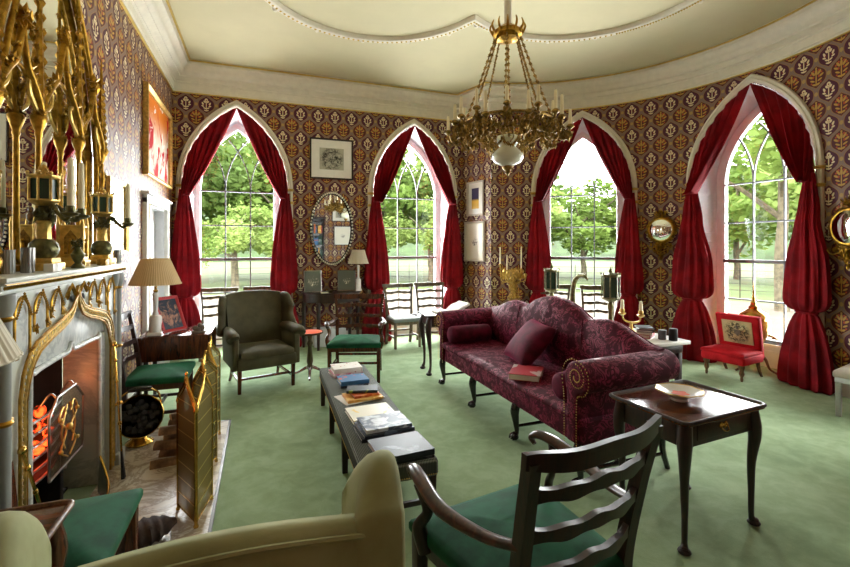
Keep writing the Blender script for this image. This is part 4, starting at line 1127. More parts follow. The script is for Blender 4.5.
# hearth slab with border
hs = MB(); hs.box((-.645, 3.16, .012), (.75, 2.42, .024), .003); hs.build('floor_hearth', 'marble_hearth'); bpy.data.objects['floor_hearth']['kind'] = 'structure'
m = MB(); m.bar((-.272, 1.95, .012), (-.272, 4.385, .012), .018, .026); m.bar((-.96, 4.378, .012), (-.27, 4.378, .012), .018, .026); struct(m.build('trim_5', 'mahogany_dark'))

# low curved fender with a black handled log hod
t = thing('fender', 'low curved steel and brass fender standing in front of the grate', 'fender', (-.90, 3.03, .0245))
m = MB(); rows = []
for k in range(25):
    u = k / 24; y = -.36 + .72 * u; x = -.09 + .13 * math.sin(PI * u) ; lift = .12 + .10 * abs(2 * u - 1) ** 2
    rows.append([(x, y, .0), (x + .01, y, lift), (x + .018, y, lift + .004), (x + .012, y, 0)])
m.grid(rows, cu=True, cap=True); m.build('band', 'steel', t)
m = MB(); m.tube([(-.09 + .13 * math.sin(PI * k / 24) + .014, -.36 + .72 * k / 24, .125 + .10 * abs(k / 12 - 1) ** 2) for k in range(25)], .007, 6, 1); m.build('brass_edge', 'brass', t)
t = thing('ash_pan', 'small steel ash hod with a black turned handle on the hearth before the fender', 'hod', (-.80, 2.50, .0245))
m = MB(); m.lathe([(.08, 0), (.10, .10), (.105, .12), (.098, .12), (.075, .012), (0, .012)], (0, 0, 0), 20); m.build('pan', 'iron', t)
m = MB(); m.tube([(0, -.1, .12), (0, -.085, .21), (0, -.04, .235)], .006, 6, 3); m.tube([(0, .1, .12), (0, .085, .21), (0, .04, .235)], .006, 6, 3); m.build('bail', 'steel', t)
m = MB(); m.tube([(0, -.06, .235), (0, 0, .238), (0, .06, .235)], [.012, .018, .012], 10, 3); m.build('handle', 'ebonised', t)
# fire irons
def fire_iron(label, p0, p1, tip):
    t = thing('fire_iron', label, 'fire iron', p0); a = Vector((0, 0, 0)); b = Vector(p1) - Vector(p0); d = b.normalized()
    m = MB(); m.tube([a + d * .16, b], .007, 8, 1); m.build('shaft', 'brass', t)
    for f, r in ((.98, .018), (.86, .013), (.55, .012), (.40, .014), (.7, .011)):
        m = MB(); m.ball(b * f, (r, r, r * 1.2), 10); m.build('brass_knop', 'brass', t)
    m = MB()
    if tip == 'tongs': m.tube([a + Vector((.0, -.012, .012)), d * .2], [.012, .006], 6, 1); m.tube([a + Vector((0, .014, .012)), d * .2], [.012, .006], 6, 1)
    else: m.tube([a + Vector((0, 0, .012)), d * .18], [.016, .007], 6, 1)
    m.build('tip', 'iron', t)
fire_iron('brass fire tongs leaning against the far side of the chimneypiece', (-.875, 3.50, .0245), (-.972, 3.665, .93), 'tongs')
fire_iron('brass poker leaning at the near side of the fireplace opening', (-.84, 2.48, .0245), (-.985, 2.42, .72), 'poker')

# coal scuttle
t = thing('coal_scuttle', 'round brass coal scuttle full of black coal on the hearth', 'scuttle', (-.915, 4.10, .0245), 13)
T = frame((0, 0, .215), 0, 68)
m = MB(T); m.lathe([(.0, -.20), (.06, -.195), (.115, -.15), (.15, -.07), (.16, 0), (.163, .05), (.166, .055), (.160, .06), (.154, .05), (.15, 0), (.12, -.12), (0, -.15)], (0, 0, 0), 32); m.build('bucket', 'brass', t, smooth=60)
m = MB(); m.lathe([(.095, 0), (.10, .008), (.09, .02), (.06, .04), (.045, .07), (.06, .09)], (0, .02, 0), 24); m.build('foot', 'brass', t, smooth=60)
m = MB(T)
for _ in range(60):
    a = rnd.uniform(0, 6.3); rr = .125 * math.sqrt(rnd.random()); m.ball((rr * math.cos(a), rr * math.sin(a), .0 + rnd.uniform(-.02, .02)), (.028, .026, .022), 6, e1=.7, e2=.7)
o = m.build('coal', 'coal', smooth=0); o.location = t.location; o.rotation_euler = t.rotation_euler; tag(o, 'black lumps of coal inside the brass scuttle', 'coal', kind='stuff')
m = MB(); m.tube([(-.15, 0, .27), (-.13, .01, .38), (-.07, .02, .425)], .007, 8, 4); m.tube([(.15, 0, .27), (.13, .01, .38), (.07, .02, .425)], .007, 8, 4); m.build('bail', 'brass', t)
m = MB(); m.tube([(-.08, .02, .425), (0, .02, .432), (.08, .02, .425)], [.013, .019, .013], 10, 3); m.build('handle', 'ebonised', t)

# split logs beside the fire screen
g = 'split logs stacked on the hearth'
LG = [((-.60, 3.66, .055), .30, 8, .052), ((-.56, 3.82, .055), .32, -5, .055), ((-.58, 3.98, .052), .28, 6, .05), ((-.59, 3.73, .15), .30, -10, .05), ((-.56, 3.90, .148), .30, 12, .05), ((-.58, 3.80, .24), .28, 4, .048), ((-.57, 3.93, .245), .22, -14, .042), ((-.56, 3.86, .325), .2, 20, .04)]
LL = ['split log at the bottom front of the stack', 'split log in the middle of the bottom row', 'split log at the back of the bottom row', 'dark barked log on the second row nearest the camera', 'split log at the rear of the second row', 'short pale log of the third row', 'thin log behind it on the third row', 'small log crowning the stack']
for (c, L, rz, r), lb in zip(LG, LL):
    t = thing('log', lb + ' beside the brass screen', 'log', (c[0], c[1], c[2] - .028), rz, g); rg = random.Random(hash(c[1] * 100) % 999); sh = []
    for k in range(10):
        a = PI * k / 9; sh.append((r * 1.05 * math.cos(a) * rg.uniform(.9, 1.08), r * .95 * math.sin(a) * rg.uniform(.9, 1.05) - r * .55))
    m = MB(); m.slab(sh, L - .006, .0, M=Matrix(((0, 0, 1, 0), (1, 0, 0, 0), (0, 1, 0, r * .55)) + ((0, 0, 0, 1),)) if False else Matrix(((0, 0, 1, 0), (1, 0, 0, 0), (0, 1, 0, r * .3), (0, 0, 0, 1)))); m.build('bark', 'log_bark', t, smooth=30)
    m = MB()
    for sd in (-1, 1): m.slab([(a * .93, b * .93) for a, b in sh], .004, 0, M=Matrix(((0, 0, 1, sd * (L / 2 - .001)), (1, 0, 0, 0), (0, 1, 0, r * .3), (0, 0, 0, 1))))
    m.build('cut_end', 'log_wood', t, smooth=0)

# folding brass screen
sc = thing('folding_fire_screen', 'folding brass fire screen with gothic pointed panels of fine mesh standing on the hearth', 'fire screen', (-.36, 3.3, .0245))
FV = [(-.475, 3.00), (-.345, 2.76), (-.292, 3.05), (-.43, 3.29), (-.31, 3.57), (-.44, 3.83), (-.33, 4.08)]
for i in range(6):
    a = Vector(FV[i]) - Vector((-.36, 3.3)); b = Vector(FV[i + 1]) - Vector((-.36, 3.3)); d = b - a; L = d.length; d = d / L
    T = Matrix(((d.x, -d.y, 0, a.x), (d.y, d.x, 0, a.y), (0, 0, 1, 0), (0, 0, 0, 1))); h = .64; w = L - .012
    out = [(.006, .035), (.006, h)]; top = [(.006, h), (.012, h + .045), (w * .25, h + .095), (w * .42, h + .135), (w * .5 + .003, h + .185)]
    tp = catmull([Vector((x, z, 0)) for x, z in top], 3); left = [(p.x, p.y) for p in tp]; right = [(w + .006 - (x - .006), z) for x, z in reversed(left[:-1])]
    pl = [(.006, .035)] + left + right + [(w + .006, .035)]
    m = MB(T); m.slab(pl, .003, 0, M=Matrix(((1, 0, 0, 0), (0, 0, 1, 0), (0, 1, 0, 0), (0, 0, 0, 1)))); pan = m.build('mesh_panel', 'brass_mesh', sc, smooth=0)
    m = MB(T); m.tube([(x, 0, z) for x, z in pl + [pl[0]]], .0075, 6, 1); m.tube([(x, 0, z - .03) for x, z in left[2:] + right[:-2]], .005, 6, 1)
    m.bar((.006, 0, .12), (w, 0, .12), .006, .006); m.ball((w / 2 + .006, 0, h + .195), (.009, .009, .016), 8)
    for x in (.008, w + .004): m.lathe([(.010, .0), (.012, .01), (.007, .02), (.007, .035)], (x, 0, .0), 8); m.lathe([(.008, h), (.012, h + .012), (.006, h + .03), (.0, h + .05)], (x, 0, 0), 8)
    m.build('panel_frame', 'brass', sc, smooth=40)

# ribbed brown doorstop on the hearth
t = MB(); rows = []
for i in range(25):
    u = i / 24; x = -.17 + .34 * u; r = math.sin(PI * max(.02, min(.98, u))) ** .55 * (1 + .10 * math.sin(u * 46))
    rows.append([(x, .095 * r * math.cos(a) , .062 + .06 * r * math.sin(a) * (1 + .06 * math.sin(a * 9 + u * 30))) for a in [2 * PI * k / 28 for k in range(28)]])
t.grid(rows, cu=True, cap=True); o = t.build('ribbed_log', 'brown_carved', smooth=70); o.location = (-.60, 2.70, .024); o.rotation_euler.z = R(25); tag(o, 'dark brown ribbed oval object lying on the hearth by the near green chair', 'ornament')

# ------------------------------------------------------------------ gilt gothic overmantel mirror
om = thing('overmantel_mirror', 'tall gilded gothic overmantel mirror with pointed arches, crockets and pinnacles', 'mirror', (XL, 3.28, 1.472))
CY = [-.71, -.28, .28, .71]
def obar(y):      # outer ogee, height above the shelf
    y = abs(y); K = [(0, 2.28), (.05, 2.12), (.14, 1.95), (.26, 1.80), (.40, 1.62), (.52, 1.42), (.62, 1.18), (.69, .90), (.71, .80)]
    for (a, za), (b, zb) in zip(K[:-1], K[1:]):
        if y <= b: return za + (zb - za) * (y - a) / (b - a)
    return .80
gp = [(-.71, .03)] + [(y, obar(y)) for y in [-.71 + 1.42 * k / 40 for k in range(41)]] + [(.71, .03)]
m = MB(); m.slab(gp, .012, 0, M=YZ(.03)); m.build('mirror_glass', 'mirror', om, smooth=0)
m = MB(); m.slab(offset2(gp, .0), .02, 0, M=YZ(.012)); m.build('back_board', 'ebonised', om, smooth=0)
m = MB()
m.tube([(.06, y, z) for y, z in gp], .022, 8, 1, sq=(1.1, 1)); m.tube([(.085, y * .955, z - .03) for y, z in gp[1:-1]], .014, 8, 1)
m.build('outer_moulding', 'gilt', om, smooth=50)
for i in range(1, len(gp) - 1, 2):
    y, z = gp[i]; nrm = Vector((y, .5)).normalized(); m = MB(); m.leaves((.06, y + .022 * nrm.x, z + .022 * nrm.y), (.016, .016, .02), 6, .034); m.build('crocket', 'gilt', om, smooth=0)
for y in CY:
    m = MB(); w = .85
    m.lathe([(.045, 0), (.045, .03), (.03, .05), (.034, .07), (.016, .10), (.014, .72), (.02, .735), (.017, .75), (.034, .80), (.040, .83), (.034, .84)], (.085, y, 0), 14); m.build('column', 'gilt', om)
    m = MB(); h = 1.35 if abs(y) > .5 else 1.62
    m.tube([(.09, y, .84), (.09, y, h)], [.026, .008], 6, 1); m.tube([(.09, y, h), (.09, y, h + .2)], [.014, .001], 6, 1)
    for k in range(9):
        z = .90 + (h - .9) * k / 9; r = .026 * (1 - k / 14)
        for a in range(4): m.octa((.09 + r * math.cos(a * PI / 2 + .4), y + r * math.sin(a * PI / 2 + .4), z), (.014, .014, .026))
    m.leaves((.09, y, .84), (.035, .045, .03), 16, .03); m.leaves((.09, y, h + .02), (.03, .03, .02), 8, .022)
    m.build('pinnacle', 'gilt', om, smooth=0)
for a, b in zip(CY[:-1], CY[1:]):
    c = (a + b) / 2; w = (b - a) / 2 - .018; H = w * 1.15
    def og(s, ht):   # ogee hood from the capital to its point
        u = abs(s); return .84 + ht * ((1 - u) ** .62 * .62 + .38 * max(0, 1 - u * 3.2) ** 1.6 + 0)
    pth = [(.08, c + w * s, .84 + (H) * (1 - abs(s) ** 2.0) ** .6 * .9) for s in [-1 + 2 * k / 20 for k in range(21)]]
    m = MB(); m.tube(pth, .012, 8, 1); m.build('inner_arch', 'gilt', om, smooth=60)
    m = MB(); hd = [(.10, c + (w + .02) * s, og(s, H * 1.75)) for s in [-1 + 2 * k / 24 for k in range(25)]]
    m.tube(hd, .015, 8, 1, sq=(1.2, 1)); m.build('hood_moulding', 'gilt', om, smooth=60)
    m = MB()
    for i, p in enumerate(hd):
        if i % 2 == 0: m = MB(); m.leaves((p[0], p[1] + (p[1] - c) * .06, p[2] + .018), (.012, .016, .014), 6, .028); m.build('crocket', 'gilt', om, smooth=0)
    m = MB(); m.leaves((.1, c, hd[12][2] + .04), (.03, .04, .05), 26, .04); m.build('finial', 'gilt', om, smooth=0)
    for sd in (-1, 1):
        m = MB(); m.tube([(.09, c + sd * w * .93, .86), (.09, c + sd * w * .55, .93), (.09, c + sd * w * .5, 1.0), (.09, c + sd * w * .72, 1.02)], .010, 6, 4)
        m.ball((.09, c + sd * w * .52, 1.0), .014, 8); m.build('cusp', 'gilt_pale', om)
m = MB(); m.box((.045, 0, .015), (.09, 1.50, .03), .004); m.build('base_rail', 'gilt', om)

# ------------------------------------------------------------------ mantel ornaments
SZ = 1.4725
def candle(p, r, h, label, group, parent=None):
    o = thing('candle', label, 'candle', p, 0, group) if label else None
    m = MB(); m.lathe([(r, 0), (r * .98, h * .5), (r * .8, h - .008), (r * .45, h - .001), (0, h)], (0, 0, 0), 10); m.build('wax', 'candle_wax', o)
    m = MB(); m.tube([(0, 0, h - .002), (.001, 0, h + .008)], .0012, 5, 1); m.build('wick', 'black_cloth', o); return o
def candelabrum(loc, label, arms, gname, ch=.25, near=True):
    t = thing('candelabrum', label, 'candelabrum', loc)
    m = MB(); m.box((0, 0, .02), (.14, .14, .04), .004); m.box((0, 0, .05), (.11, .11, .03), .003); m.build('plinth', 'gilt_pale', t)
    m = MB(); m.lathe([(.045, .065), (.06, .085), (.066, .11), (.06, .14), (.042, .16), (.03, .165)], (0, 0, 0), 18); m.leaves((0, 0, .115), (.064, .064, .04), 60, .02); m.build('knop', 'verdigris_bronze', t)
    m = MB(); m.lathe([(.034, .165), (.032, .24), (.038, .25), (.03, .26)], (0, 0, 0), 8); m.build('stem', 'gilt_pale', t)
    m = MB(); m.leaves((0, 0, .285), (.045, .045, .04), 60, .028); m.lathe([(.02, .25), (.024, .33), (.03, .345)], (0, 0, 0), 10); m.build('foliage', 'verdigris_bronze', t, smooth=0)
    m = MB(); m.lathe([(.03, .335), (.055, .35), (.068, .362), (.068, .37)], (0, 0, 0), 8); m.lathe([(.066, .475), (.074, .485), (.074, .495), (.03, .50)], (0, 0, 0), 8)
    for k in range(8):
        a = (k + .0) * PI / 4; m.tube([(.064 * math.cos(a), .064 * math.sin(a), .365), (.064 * math.cos(a), .064 * math.sin(a), .48)], .006, 6, 1); m.ball((.07 * math.cos(a), .07 * math.sin(a), .505), .009, 6)
    m.leaves((0, 0, .52), (.03, .03, .025), 14, .02); m.ball((0, 0, .535), (.014, .014, .02), 8); m.build('lantern_frame', 'gilt_pale', t)
    m = MB(); m.lathe([(.056, .368), (.056, .478)], (0, 0, 0), 8); m.build('lantern_panel', 'dark_green_enamel', t, smooth=20)
    for k, (a, r, z) in enumerate(arms):
        ca, sa = math.cos(R(a)), math.sin(R(a)); P = lambda q, h: (q * ca, q * sa, h)
        m = MB(); m.tube([P(.03, .30), P(r * .35, .335), P(r * .55, .30), P(r * .8, .265), P(r, .285), P(r, z)], [.012, .012, .010, .010, .009, .012], 8, 5); m.leaves(P(r * .4, .32), (.02, .02, .012), 8, .02)
        m.build('arm', 'verdigris_bronze', t)
        m = MB(); m.lathe([(.012, -.012), (.034, .0), (.042, .008), (.036, .012), (.018, .014), (.022, .03), (.02, .045), (.013, .046)], P(r, z), 16); m.build('candle_cup', 'verdigris_bronze', t)
        w = Vector(loc) + Vector(P(r, z + .047)); candle(tuple(w), .0155, ch, gname[k], 'cream candles on the mantel candelabra')
candelabrum((-1.07, 2.86, SZ), 'nearest bronze candelabrum with dark green lantern body on the mantel', [(-25, .15, .29), (20, .155, .285), (62, .16, .285), (110, .10, .285)],
            ['tall cream candle on the near candelabrum, leftmost of its front three', 'tall cream candle in the middle of the near candelabrum cluster', 'tall cream candle on the near candelabrum, rightmost of its cluster', 'cream candle behind the others on the near candelabrum'])
candelabrum((-1.08, 3.79, SZ), 'far bronze candelabrum with green lantern body at the window end of the mantel', [(0, .16, .285), (40, .17, .285)],
            ['cream candle on the far mantel candelabrum, left of its two', 'cream candle on the far mantel candelabrum, right of its two'])
# standing figure on the far lantern
m = MB(); m.tube([(0, 0, 0), (.005, 0, .05), (0, .002, .10), (0, 0, .135)], [.022, .018, .02, .010], 8, 4, sq=(1, .8)); m.ball((0, 0, .155), (.013, .013, .017), 8); m.tube([(0, .018, .12), (.015, .028, .09), (.02, .015, .07)], [.007, .006, .005], 6, 3); m.tube([(0, -.018, .12), (.012, -.03, .10), (.015, -.035, .14)], [.007, .006, .005], 6, 3)
o = m.build('gilt_statuette', 'gilt', smooth=60); o.location = (-1.08, 3.79, SZ + .552); tag(o, 'small gilt standing figure on top of the far candelabrum', 'statuette')
# tabernacle clock with gilt saints
t = thing('gothic_shrine', 'square gilt gothic shrine with niche figures between the two mantel candelabra', 'ornament', (-1.09, 3.30, SZ), 8)
m = MB(); m.box((0, 0, .02), (.15, .17, .04), .004); m.box((0, 0, .05), (.13, .15, .02), .003); m.box((0, 0, .15), (.105, .125, .18), .003); m.box((0, 0, .247), (.125, .145, .014), .003)
for sx in (-1, 1):
    for sy in (-1, 1): m.lathe([(.010, .06), (.010, .24), (.013, .25), (.009, .27), (0, .33)], (sx * .058, sy * .068, 0), 8)
m.build('case', 'gilt_pale', t)
m = MB(); m.slab([(-.035, .08), (.035, .08), (.035, .18), (0, .225), (-.035, .18)], .006, 0, M=YZ(.055)); m.slab([(-.03, .08), (.03, .08), (.03, .18), (0, .225), (-.03, .18)], .006, 0, M=XZ(-.065)); m.build('niche', 'gilt_dark', t, smooth=0)
m = MB()
for c in ((.064, 0), (0, -.075)): m.tube([(c[0], c[1], .082), (c[0], c[1], .15)], [.014, .009], 8, 1); m.ball((c[0], c[1], .163), .010, 8)
m.build('niche_figure', 'gilt', t)
m = MB(); m.ball((0, 0, .30), (.022, .022, .03), 10); m.tube([(0, 0, .25), (0, 0, .29)], [.018, .01], 8, 1); m.ball((0, 0, .345), (.015, .015, .02), 8); m.build('crowning_bust', 'walnut', t)
# small things on the shelf
def ribbed(label, loc, r, h, mat):
    m = MB(); m.lathe([(r * .9, 0), (r, .006), (r, h * .9), (r * 1.05, h), (r * .9, h), (r * .85, .01), (0, .008)], (0, 0, 0), 40, wob=lambda a: .05 * math.cos(14 * a)); o = m.build('beaker', mat, smooth=30); o.location = loc; tag(o, label, 'beaker')
ribbed('ribbed silver beaker at the near end of the mantel shelf', (-1.05, 2.64, SZ), .026, .12, 'steel')
ribbed('tarnished dark silver beaker left of the ribbed one on the mantel', (-1.09, 2.56, SZ), .024, .11, 'mantel_grey')
ribbed('small silver beaker at the far end of the mantel shelf', (-1.03, 3.96, SZ), .025, .10, 'steel')
m = MB(); m.lathe([(.03, 0), (.034, .01), (.015, .03), (.03, .06), (.034, .08), (.02, .10), (.012, .12), (.018, .13)], (0, 0, 0), 14); m.leaves((0, 0, .14), (.03, .03, .03), 20, .022); o = m.build('urn', 'verdigris_bronze'); o.location = (-1.0, 3.10, SZ); tag(o, 'little bronze urn in front of the gilt shrine on the mantel', 'urn')
m = MB(); m.tube([(0, 0, 0), (.01, .01, .06), (0, -.01, .12)], [.03, .035, .015], 10, 4); m.leaves((0, 0, .1), (.035, .05, .06), 24, .03); o = m.build('gilt_figure_group', 'gilt'); o.location = (-1.12, 2.47, SZ); tag(o, 'gilt figure group half out of frame on the near end of the mantel', 'statuette')
m = MB(); m.box((0, 0, .02), (.05, .08, .04), .004); o = m.build('trinket_box', 'gilt_dark'); o.location = (-.985, 3.48, SZ); tag(o, 'small bronze trinket box on the mantel edge right of the shrine', 'box')
m = MB(); m.box((0, 0, .02), (.04, .10, .04), .003); o = m.build('trinket_box', 'porcelain'); o.location = (-.985, 2.73, SZ); tag(o, 'small white box on the mantel edge before the nearest candelabrum', 'box')

# ------------------------------------------------------------------ pictures, door, mirrors
def picture(name, label, cat, Mx, w, h, fmat, cmat, fw=.03, depth=.03, mount=0, mmat='paper'):
    """Mx maps local x (right), z (up), -y (towards the viewer) to the world"""
    t = bpy.data.objects.new(name, None); COL.objects.link(t); t.matrix_world = Mx; tag(t, label, cat)
    m = MB(); rows = []
    for d, y in ((0, 0), (0, -depth), (-fw * .3, -depth * 1.1), (-fw, -depth * .6), (-fw, 0)):
        a, b = w / 2 + d, h / 2 + d; rows.append([(-a, y, -b), (a, y, -b), (a, y, b), (-a, y, b)])
    m.grid(rows, cu=True, cv=True); m.build('frame', fmat, t, smooth=20)
    m = MB(); m.box((0, -.004, 0), (w - fw, .008, h - fw), 0); m.build('mount' if mount else 'canvas', mmat if mount else cmat, t, smooth=0)
    if mount: m = MB(); m.box((0, -.010, 0), (w - 2 * fw - 2 * mount, .004, h - 2 * fw - 2 * mount), 0); m.build('artwork', cmat, t, smooth=0)
    return t
def wallM(P0, right, rz_extra=0, tilt=0):
    x = Vector((right[0], right[1], 0)).normalized(); z = Vector((0, 0, 1)); y = z.cross(x)
    M = Matrix(((x.x, y.x, 0, P0[0]), (x.y, y.y, 0, P0[1]), (0, 0, 1, P0[2]), (0, 0, 0, 1)))
    return M @ Matrix.Rotation(R(tilt), 4, 'X')
picture('painting', 'large abstract painting in orange, red and white on the left wall above the door', 'painting', wallM((XL + .004, 6.33, 2.90), (0, 1)), 1.40, 1.02, 'gilt_pale', 'canvas_abstract', .05, .05)
picture('framed_engraving', 'cream mounted engraving in a thin gold frame above the oval mirror', 'picture', wallM((1.07, YB - .004, 3.02), (1, 0)), .70, .66, 'mahogany_dark', 'canvas_engraving', .025, .03, .13)
d = RV.normalized()
def onret(t, z): return (3.41 + RV.x * t - .004 * .96, 7.33 + RV.y * t - .004 * .26, z)
picture('framed_print', 'violet and yellow print in a pale frame, upper of two on the return wall', 'picture', wallM(onret(.50, 2.43), (d.x, d.y)), .42, .60, 'pale_linen', 'canvas_violet', .03, .03, .09)
picture('framed_sketch', 'pale sketch in a cream frame, lower of two on the narrow return wall', 'picture', wallM(onret(.48, 1.68), (d.x, d.y)), .50, .70, 'pale_linen', 'canvas_sketch', .03, .035, .03, 'cornice_cream')
picture('framed_glass', 'gilt framed glazed picture reflecting the garden on the left wall beside the mantel', 'picture', wallM((XL + .004, 4.68, 1.86), (0, 1)), .56, .66, 'gilt_pale', 'dim_glass', .03, .03)
picture('framed_miniature', 'small gilt framed picture low on the left wall just past the chimneypiece', 'picture', wallM((XL + .004, 4.55, 1.20), (0, 1)), .26, .26, 'gilt', 'picture_glass_green', .022, .02)

# door on the left wall
dr = struct(bpy.data.objects.new('door_1', None)); COL.objects.link(dr); dr.location = (XL, 6.25, 0)
m = MB()
for y in (-.58, .58): m.box((.02, y, 1.07), (.05, .10, 2.14), .004)
m.box((.02, 0, 2.13), (.06, 1.26, .10), .004); m.box((.03, 0, 2.19), (.09, 1.34, .03), .004); m.build('door_frame', 'paint_white', dr)
m = MB(); m.box((-.08, -.52, 1.04), (.16, .02, 2.08), 0); m.box((-.08, .52, 1.04), (.16, .02, 2.08), 0); m.box((-.08, 0, 2.07), (.16, 1.06, .02), 0); m.build('door_lining', 'shutter_white', dr)
m = MB(); m.box((-.13, 0, 1.03), (.045, 1.03, 2.06), .002)
m.build('door_leaf', 'paint_white', dr)
for y in (-.25, .25):
    for z0, z1 in ((.15, .55), (.65, 1.2), (1.3, 1.95)): m = MB(); m.box((-.103, y, (z0 + z1) / 2), (.012, .36, z1 - z0), .004); m.build('door_panel', 'shutter_white', dr)
m = MB(); m.bar((.05, -.515, .0), (.05, -.515, 2.08), .008, .008); m.build('gilt_bead', 'gold_line', dr)
m = MB(); m.ball((-.07, -.45, 1.0), .028, 12); m.build('door_knob', 'brass', dr)

# oval mirror with beaded frame
t = thing('oval_mirror', 'tall oval mirror with a pearl beaded frame between the two left windows', 'mirror', (1.07, YB - .004, 1.885))
a, b = .315, .565
m = MB(); m.slab([(a * math.cos(2 * PI * k / 48), b * math.sin(2 * PI * k / 48)) for k in range(48)], .012, 0, M=XZ(-.014)); m.build('mirror_glass', 'mirror', t, smooth=0)
m = MB(); rows = [[((a + d) * math.cos(2 * PI * k / 64), y, (b + d) * math.sin(2 * PI * k / 64)) for k in range(64)] for d, y in ((.0, -.02), (-.012, -.03), (.0, -.038), (.03, -.03), (.04, -.02), (.04, 0), (0, 0))]
m.grid(rows, cu=True, cv=True); m.build('frame', 'ebonised', t, smooth=60)
m = MB(); n = 66
for k in range(n): m.ball(((a + .018) * math.cos(2 * PI * k / n), -.036, (b + .018) * math.sin(2 * PI * k / n)), (.0155, .012, .0175), 8)
m.build('beading', 'cornice_cream', t)

# convex mirrors on the bow wall
def convex(label, deg, z, r):
    p = P_bow(deg)(0, -.01, z); t = thing('convex_mirror', label, 'mirror', p, deg - 90)   # local -y faces the room
    m = MB(); rows = [[(r * q * math.cos(2 * PI * k / 32), -.03 - .05 * math.sqrt(max(0, 1 - q * q * .8)), r * q * math.sin(2 * PI * k / 32)) for k in range(32)] for q in (1, .9, .75, .55, .35, .15, .02)]
    m.grid(rows, cu=True, cap=True); m.build('mirror_glass', 'mirror', t, smooth=80)
    m = MB(); rows = [[((r + d) * math.cos(2 * PI * k / 40), y, (r + d) * math.sin(2 * PI * k / 40)) for k in range(40)] for d, y in ((-.005, -.03), (0, -.055), (.015, -.06), (.035, -.045), (.045, -.02), (.045, 0), (-.005, 0))]
    m.grid(rows, cu=True, cv=True); m.build('frame', 'gilt', t, smooth=60)
    m = MB()
    for k in range(30): a = 2 * PI * k / 30; m.leaves(((r + .04) * math.cos(a), -.03, (r + .04) * math.sin(a)), (.02, .015, .02), 4, .026)
    m.leaves((0, -.03, r + .09), (.10, .02, .05), 40, .032)
    m.leaves((0, -.04, -r - .07), (.17, .03, .04), 60, .034); m.leaves((0, -.04, -r - .15), (.10, .03, .06), 50, .034); m.leaves((0, -.03, -r - .24), (.04, .02, .06), 20, .03)
    m.build('gilt_carving', 'gilt', t, smooth=0)
    for sx in (-1, 1):
        m = MB(); m.tube([(sx * .05, -.04, -r - .09), (sx * .13, -.09, -r - .12), (sx * .17, -.10, -r - .07)], [.008, .006, .01], 6, 4); m.build('candle_arm', 'gilt', t)
convex('round convex mirror in a carved gilt frame between the sofa window and the large window', 26.2, 1.84, .155)
convex('gilt framed convex mirror cut off by the right edge beyond the large window', -18.2, 1.80, .17)

# gilt sconce with three candles on the bow wall
p = P_bow(72.5)(0, -.012, 1.18); t = thing('gilt_candelabrum', 'tangled gilt branch candelabrum with three slim candles behind the far end of the sofa', 'candelabrum', (p.x - .10, p.y - .34, 0), 0)
m = MB(); m.lathe([(.16, 0), (.17, .02), (.06, .05), (.03, .10), (.025, .6), (.04, .70), (.10, .74), (.10, .755)], (0, 0, 0), 16); m.build('pedestal', 'gilt_dark', t)
m = MB(); m.tube([(0, 0, .75), (.02, 0, .9), (-.01, 0, 1.05), (.01, 0, 1.22)], [.02, .016, .018, .014], 8, 4)
for a, r, z in ((170, .22, 1.32), (150, .10, 1.22), (-15, .13, 1.24), (-30, .2, 1.18), (60, .18, 1.2), (200, .2, 1.15)):
    ca, sa = math.cos(R(a)), math.sin(R(a)); m.tube([(0, 0, .95), (.4 * r * ca, .4 * r * sa, 1.02), (.9 * r * ca, .9 * r * sa, 1.05), (r * ca, r * sa, z - .02)], [.010, .009, .008, .010], 6, 4)
m.build('branch', 'gilt_pale', t)
m = MB(); m.leaves((0, 0, 1.14), (.21, .18, .10), 230, .038); m.leaves((0, 0, .92), (.07, .07, .16), 90, .04); m.leaves((0, 0, .80), (.10, .10, .04), 40, .035); m.build('foliage', 'gilt_pale', t, smooth=0)
for (a, r, z, h), nm in zip(((170, .22, 1.32, .27), (150, .10, 1.22, .24), (-15, .13, 1.24, .36)), ('leftmost', 'middle', 'tallest, rightmost')):
    m = MB(); q = (r * math.cos(R(a)), r * math.sin(R(a)), z - .03); m.lathe([(.01, 0), (.03, .012), (.022, .028), (.018, .03)], q, 10); m.build('candle_cup', 'gilt', t)
    candle((p.x - .10 + q[0], p.y - .34 + q[1], z - .005), .011, h, nm + ' slim cream candle on the gilt candelabrum behind the sofa', 'candles on the gilt branch candelabrum')

# ------------------------------------------------------------------ pier table with lamp and photographs
t = thing('pier_table', 'dark bow-fronted pier table beneath the oval mirror', 'table', (1.05, 7.04, 0))
hm = [(-.47, .24)] + [(-.47 * math.cos(PI * k / 20), .24 - .06 - .38 * math.sin(PI * k / 20) ** .8) for k in range(21)] + [(.47, .24)]
m = MB(); m.slab(hm, .025, .006, M=Matrix.Translation((0, 0, .862))); m.build('table_top', 'mahogany_dark', t, smooth=50)
m = MB(); m.slab(offset2(hm[::-1], .0) if False else [(x * .95, y * .93 + .008) for x, y in hm], .13, .004, M=Matrix.Translation((0, 0, .785))); m.build('frieze', 'mahogany_dark', t, smooth=50)
for x, y in ((-.43, .19), (.43, .19), (-.24, -.12), (.24, -.12)): m = MB(); m.tube([(x, y, .73), (x, y, .35), (x, y, 0)], [.035, .028, .02], 8, 1, sq=(1, 1)); m.build('leg', 'mahogany_dark', t)
TZ = .875
